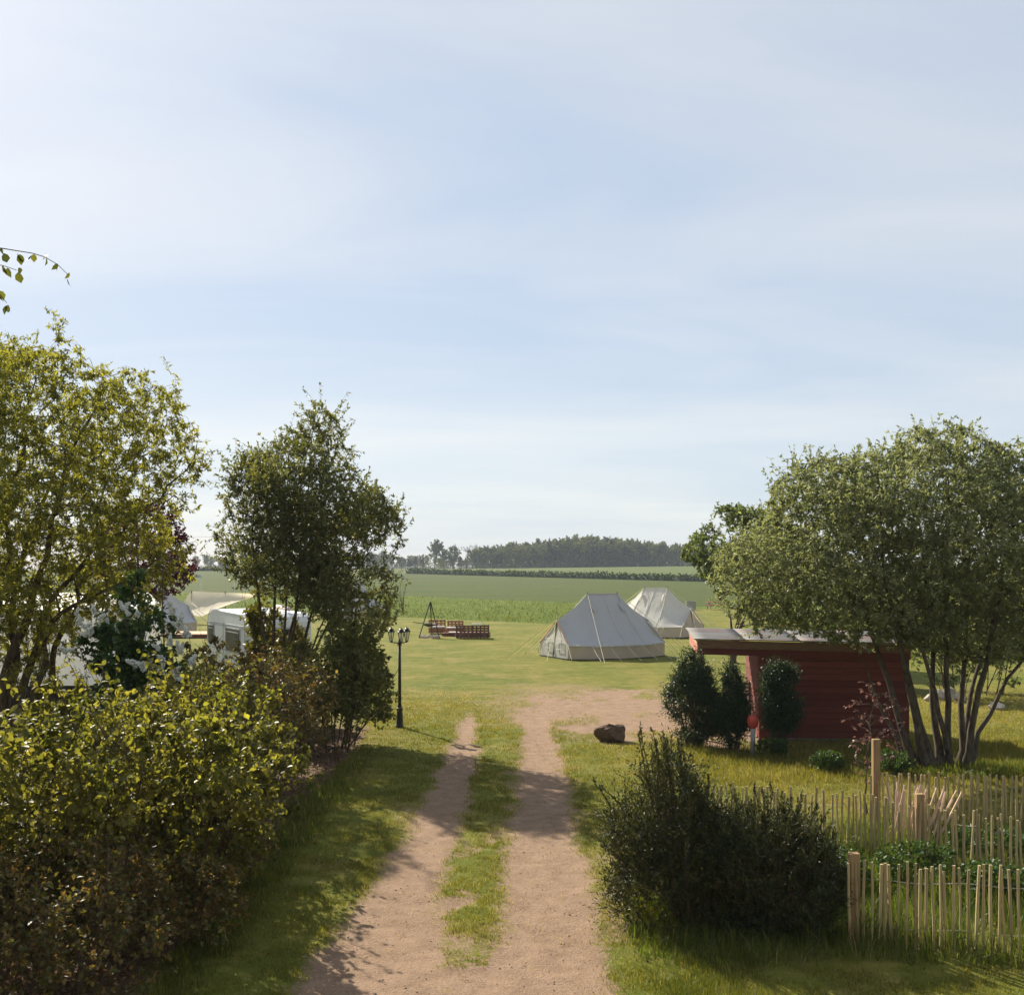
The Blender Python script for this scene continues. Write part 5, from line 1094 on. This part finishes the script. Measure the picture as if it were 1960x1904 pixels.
# far unmown meadow strip
N = 80000; y = g.uniform(70, 166, N); x = (g.random(N)*2-1)*.5*y; keep = (y > y_lawn(x)) & (y < y_crop(x)-1) & (g.random(N) < (75/y)**1.3+.15*(y < y_lawn(x)+3)) & (x < 10); x, y = x[keep], y[keep]
cl = fbm(x*.4, y*.25, 81); blade_mesh('meadow_grass', x, y, (.04+.3*cl)*g.uniform(.4, 1.5, len(x)), .045*g.uniform(.6, 1.4, len(x)), g, M['blade_rough'], np.clip(.1+.75*cl+g.normal(0, .15, len(x)), 0, 1), .75, True)
# dead leaves under the hedge, pebbles and crumbs on the track
N = 9000; y = g.uniform(9, 26, N)**1; x = g.normal(-4.1, .7, N); k = (mulch(x, y) > .35) & (x < -3.0); x, y = x[k], y[k]
pl = np.stack([x, y, gz(x, y)+.012+.02*g.random(len(x))], 1); fw = nrm(np.stack([g.normal(size=len(x)), g.normal(size=len(x)), g.normal(size=len(x))*.3], 1)); s = g.uniform(.03, .065, len(x))
V_, F_, kk = leaves(pl, fw, nrm(g.normal(size=(len(x), 3))*.5+np.array([0, 0, 1])), s, s*.6, DIAM); tag(np_mesh('leaf_litter', V_, F_, M['litter'], attrs={'v': np.repeat(g.random(len(x)), kk)}), kind='stuff')
N = 9000; y = 8.8*np.exp(g.random(N)*math.log(33/8.8)); x = g.uniform(-2.4, 4.5, N); k = (dirt(x, y) > .55) & (mulch(x, y) < .3); x, y = x[k], y[k]
ic = np.array([[1, 0, 0], [-1, 0, 0], [0, 1, 0], [0, -1, 0], [0, 0, .7], [0, 0, -.5]]); icf = np.array([(0, 2, 4), (2, 1, 4), (1, 3, 4), (3, 0, 4), (2, 0, 5), (1, 2, 5), (3, 1, 5), (0, 3, 5)])
s = np.abs(g.normal(.003, .004, len(x)))+.002; V_ = np.stack([x, y, gz(x, y)-.03+.004], 1)[:, None]+(ic[None]*g.uniform(.6, 1.3, (len(x), 6, 1)))*s[:, None, None]
F_ = (icf[None]+(np.arange(len(x))*6)[:, None, None]).reshape(-1, 3); M['pebble'] = leaf_mat('pebble', [(0, (.2, .14, .1)), (.6, (.3, .22, .16)), (1, (.5, .42, .34))], .0, rough=.9, spec=.1)
tag(np_mesh('pebbles', V_.reshape(-1, 3), F_, M['pebble'], attrs={'v': np.repeat(g.random(len(x)), 6)}), kind='stuff')

# herbs in the garden
for k, (x, y, h, r, lab) in enumerate([(4.95, 13.1, .5, .5, 'leafy green herb clump at the foot of the gate post'), (5.7, 12.6, .42, .45, 'leafy herb clump between the front and the middle fence'), (6.35, 14.2, .5, .6, 'leafy herb clump behind the middle fence at the right'), (3.9, 12.9, .5, .45, 'dense green herb clump beside the evergreen bush'), (6.1, 20.6, .42, .35, 'small bright green plant in front of the shed wall'), (7.2, 20.2, .45, .4, 'small leafy plant left of the willow stems'), (5.4, 22.2, .4, .35, 'low leafy plant right of the grey pipe')]):
    shrub('herb_clump', lab, 'herb', x, y, h, r, M['leaf_herb'], 120+k, nst=22, leafL=.055, leafW=.032, m=(5, 4), lv=(5, 3), zlow=.05, stem_r=.005, group='herb clumps')

# bare shrubs on the meadow edge
for u, v, Y, h, lab in ((772, 1148, 92., 2.6, 'bare thin shrub rising from the meadow left of the fire pit'), (1160, 1160, 92., 1.3, 'small bare shrub in the meadow left of the big tent')):
    x = X(u, Y); root = thing('bare_shrub', lab, 'shrub', (x, Y, 0)); gg = np.random.default_rng(int(u)); S = integrate(np.tile([x, Y, 0.], (6, 1)), np.stack([gg.normal(-.15, .25, 6), gg.normal(0, .2, 6), np.ones(6)], 1), np.full(6, h), 8, .06, .02, gg); R = .03*(1-.7*np.linspace(0, 1, 8))[None].repeat(6, 0)
    l1 = grow(S, R, 6, gg, t0=.3, L=h*.35, n=5, rr=.5, rmin=.008); v_, f_ = join([tubes(S, R, 5), tubes(*l1, 4)]); np_mesh('stems', v_, f_, M['twig'], root, off=root.location)

# ------------------------------------------------------------------ far hedge and wood
def clump_cards(c, r, n, g, L, W, flat=0):
    u = nrm(g.normal(size=(n, 3))); rad = (.55+.45*g.random(n)**.5)[:, None]; p = np.array(c)+u*np.array(r)*rad; return p, g.normal(size=(n, 3)), nrm(g.normal(size=(n, 3))+np.array([0, 0, .6]))
def hedge_run(label, a, b, h, seed):
    g = np.random.default_rng(seed); a, b = np.array(a), np.array(b); L_ = np.linalg.norm(b-a); n = int(L_*22); s = g.random(n); hh = h*(.75+.5*fbm(s*L_*.12, s*0+seed, 5))
    px, py = a[0]+(b[0]-a[0])*s+g.normal(0, .45, n), a[1]+(b[1]-a[1])*s+g.normal(0, .45, n); pz = terrain(px, py)+hh*g.random(n)**.7
    pp_ = np.stack([px, py, pz], 1); V_, F_, k = leaves(pp_, nrm(g.normal(size=(n, 3))), nrm(g.normal(size=(n, 3))), g.uniform(.5, .9, n), g.uniform(.35, .6, n), DIAM)
    root = thing('hedgerow', label, 'hedge', (a[0], a[1], float(terrain(a[0], a[1])))); o = np_mesh('foliage', V_, F_, M['hedge_leaf'], root, attrs={'v': np.repeat(g.random(n), k)}, off=root.location); o['kind'] = 'stuff'
    q = np.linspace(0, 1, 60); V2 = []
    for t_ in q:
        c_ = a+(b-a)*t_; z_ = float(terrain(*c_)); hh_ = h*.62*(.85+.3*float(vnoise(np.array(t_*30), np.array(1.), seed)))
        nrm_ = np.array([-(b-a)[1], (b-a)[0]])/L_
        for w_, zz_ in ((-.5, 0), (-.42, hh_*.8), (0, hh_), (.42, hh_*.8), (.5, 0)): V2.append((c_[0]+nrm_[0]*w_, c_[1]+nrm_[1]*w_, z_+zz_-.05))
    np_mesh('twigs', V2, np.array([(i*5+j, i*5+j+1, (i+1)*5+j+1, (i+1)*5+j) for i in range(59) for j in range(4)]), M['hedge_leaf'], root, off=root.location)
hedge_run('long dark trimmed hedge crossing the far fields', (-39.5, 400.6), (62, 231), 1.7, 1)
hedge_run('short dark hedge piece left of the long field hedge', (-62, 440), (-46, 412), 1.7, 2)
hedge_run('dark hedge line far left behind the white meadow post', (-230, 520), (-95, 495), 2.2, 3)

def far_proto(seed, h, w, bare=False, trunk_h=.3, mat='far_leaf'):
    g = np.random.default_rng(seed); nS = 1 if not bare else 1
    S = integrate(np.zeros((1, 3)), np.array([[g.normal()*.04, 0, 1.]]), np.array([h*.68]), 8, .02, .05, g); R = h*.02*(1-.8*np.linspace(0, 1, 8))[None]
    env = envelope([((0, 0, h*.62), (w*.5, w*.5, h*.4)), ((g.normal()*w*.12, g.normal()*w*.1, h*.72), (w*.36, w*.36, h*.3)), ((g.normal()*w*.15, 0, h*(.3 if trunk_h < .2 else .5)), (w*.42, w*.42, h*.26))], .35, seed)
    l1 = grow(S, R, 19, g, t0=trunk_h, ang=(.75, .2), L=w*.6, Lt=.45, n=5, wig=.08, up=.06, env=env, rr=.5, rmin=.05)
    l2 = grow(*l1, 6, g, t0=.2, L=w*.24, n=4, wig=.1, up=.05, env=env, rr=.5, rmin=.04)
    tv = tubes(S, R, 6); bv = join([tubes(*l1, 4), tubes(*l2, 3)])
    Vl, Fl, v, _ = leaf_on(*l2, 3 if bare else 22, g, .8 if not bare else .5, .6 if not bare else .35, spread=1.2, pull=.2, cl=.7)
    if not bare:
        n = 260; a = g.uniform(0, 6.283, n); rr = w*.45*np.sqrt(g.random(n)); pl = np.stack([rr*np.cos(a), rr*np.sin(a), h*.36*g.random(n)**1.2], 1)
        V2, F2, k = leaves(pl, nrm(g.normal(size=(n, 3))), nrm(g.normal(size=(n, 3))), g.uniform(.6, 1.2, n), g.uniform(.5, .9, n), DIAM); b = len(Vl)
        Vl = np.concatenate([Vl, V2]); Fl = [np.concatenate([Fl[0], F2[0]+b])]; v = np.concatenate([v, np.repeat(g.random(n)*.7, k)])
    return tv, bv, (Vl, Fl, v), mat
def far_meshes(pr):
    out = []
    for nm, V, F, mat, at in (('trunk', pr[0][0], [pr[0][1]], M['bark_grey'], None), ('branches', pr[1][0], [pr[1][1]], M['bark_grey'], None), ('crown', pr[2][0], pr[2][1], M[pr[3]], {'v': pr[2][2]})):
        o = np_mesh(nm, V, F, mat, attrs=at); me = o.data; bpy.data.objects.remove(o); out.append((nm, me))
    return out
PR = [far_meshes(far_proto(s, 18, w, b, th, m)) for s, w, b, th, m in ((1, 14, False, .12, 'far_leaf'), (2, 12, False, .16, 'far_leaf'), (3, 15, False, .1, 'far_leaf'), (4, 11, True, .3, 'far_leaf_brown'), (5, 12, False, .08, 'far_leaf_brown'), (6, 13, False, .38, 'far_leaf'))]
def far_tree(name, label, x, y, s, k, rz, group=None, cat='tree', sink=0.):
    r = thing(name, label, cat, (x, y, float(terrain(x, y))-sink), rz, group)
    for nm, me in PR[k]: o = bpy.data.objects.new(nm, me); link(o, r)
    r.scale = (s*1., s*1., s); return r
g = np.random.default_rng(21)
# wood on the right half of the skyline
for row in range(4):
    y0 = 585+row*11; xx = X(905, y0)+row*1.5
    while xx < 175:
        u = UC+xx/y0*FD; top = np.interp(u, [900, 930, 980, 1060, 1110, 1160, 1230, 1300, 1340, 1600], [1042, 1045, 1036, 1030, 1019, 1023, 1030, 1037, 1036, 1030])
        yy = y0+g.normal()*2.5; hgt = float(Z(top, yy))-float(terrain(xx, yy)); hgt *= g.uniform(.82, 1.04) if row else g.uniform(.7, .98)
        far_tree('wood_tree', 'leafy tree standing in the dense wood on the skyline', xx, yy, hgt/17.2, int(g.choice([0, 1, 2, 4, 1, 0])), g.uniform(0, 6.28), 'trees of the dense far wood'); xx += g.uniform(3.8, 6.2)
for k, (u, vt, Y, pk, lab) in enumerate([(832, 1033, 590, 5, 'tall open-crowned tree standing alone left of the far wood'), (848, 1046, 600, 1, 'slim tree right of the tall lone tree on the skyline'), (868, 1041, 598, 2, 'rounded tree in the gap left of the far wood'), (893, 1038, 592, 3, 'bare-branched tree at the left end of the far wood'), (912, 1036, 596, 3, 'second bare-branched tree where the far wood begins'), (808, 1066, 640, 4, 'low bushy tree left of the tall lone tree')]):
    x = X(u, Y); far_tree('skyline_tree', lab, x, Y, (float(Z(vt, Y))-float(terrain(x, Y)))/17.2, pk, k*1.3)
for u in np.arange(738, 905, 9.5):
    Y = 640+g.normal()*10; x = X(u+g.normal()*3, Y); far_tree('skyline_tree', 'low leafy tree of the loose row joining the far wood on its left', x, Y, (float(Z(1064+g.normal()*4, Y))-float(terrain(x, Y)))/17.2, int(g.choice([0, 1, 2, 4])), g.uniform(0, 6), 'loose tree row left of the far wood')
xx = -260
while xx < -66:
    Y = 760+g.normal()*14; u = UC+xx/Y*FD; top = 1060+5*math.sin(u*.05)+g.normal()*3
    far_tree('distant_tree', 'small hazy tree in the distant row left of the far wood', xx, Y, (float(Z(top, Y))-float(terrain(xx, Y)))/17.2, int(g.choice([0, 1, 2, 4, 2])), g.uniform(0, 6), 'distant tree row on the left skyline'); xx += g.uniform(2.6, 5.)

# ------------------------------------------------------------------ unseen house at the viewpoint, added to block sky light from near ground
M['render_wall'] = plain('render_wall', (.3, .26, .21), .9, .1, scale=3); M['roof_tile'] = plain('roof_tile', (.13, .07, .05), .85, .1)
hs = thing('house', 'unseen house behind the viewpoint, added to block sky light', 'house', (-.5, -5.5, 0))
MB().box((0, -.2, 3.1), (13, 8.4, 6.2)).build('wall', M['render_wall'], hs)
rf = MB().add([(-6.9, -4.9, 6.1), (6.9, -4.9, 6.1), (6.9, 4.5, 6.1), (-6.9, 4.5, 6.1), (-6.9, -.2, 9.6), (6.9, -.2, 9.6)], [(0, 1, 5, 4), (2, 3, 4, 5), (1, 2, 5), (3, 0, 4), (3, 2, 1, 0)]).build('roof', M['roof_tile'], hs)
MB().box((3.5, -.2, 9.4), (.7, .7, 1.6)).build('chimney', M['render_wall'], rf)
for x_, z_ in ((.5, 4.2), (-3.5, 4.2), (4.2, 4.2), (-3.5, 1.4), (3.6, 1.4)):
    w_ = MB().box((x_, 4.02, z_), (1.1, .08, 1.3)).build('window', M['bulb'], hs); MB().box((x_, 4.07, z_), (.95, .03, 1.15)).build('pane', M['dark_window'], w_)
d_ = MB().box((.5, 4.02, 1.05), (1.0, .08, 2.1)).build('door', M['brown_board'], hs); MB().box((.85, 4.08, 1.05), (.05, .06, .14)).build('handle', M['wire'], d_)

# ------------------------------------------------------------------ air
hz = MB().box((0, 660, 25), (2600, 1700, 54)).build('haze', M['lawn']); hz['kind'] = 'stuff'
t = NT('air'); pv = t.node('ShaderNodeVolumePrincipled', {'Color': (.75, .86, 1., 1), 'Density': .00022, 'Anisotropy': .0}); t.l.new(pv.outputs[0], t.out.inputs['Volume']); hz.data.materials.clear(); hz.data.materials.append(t.m)
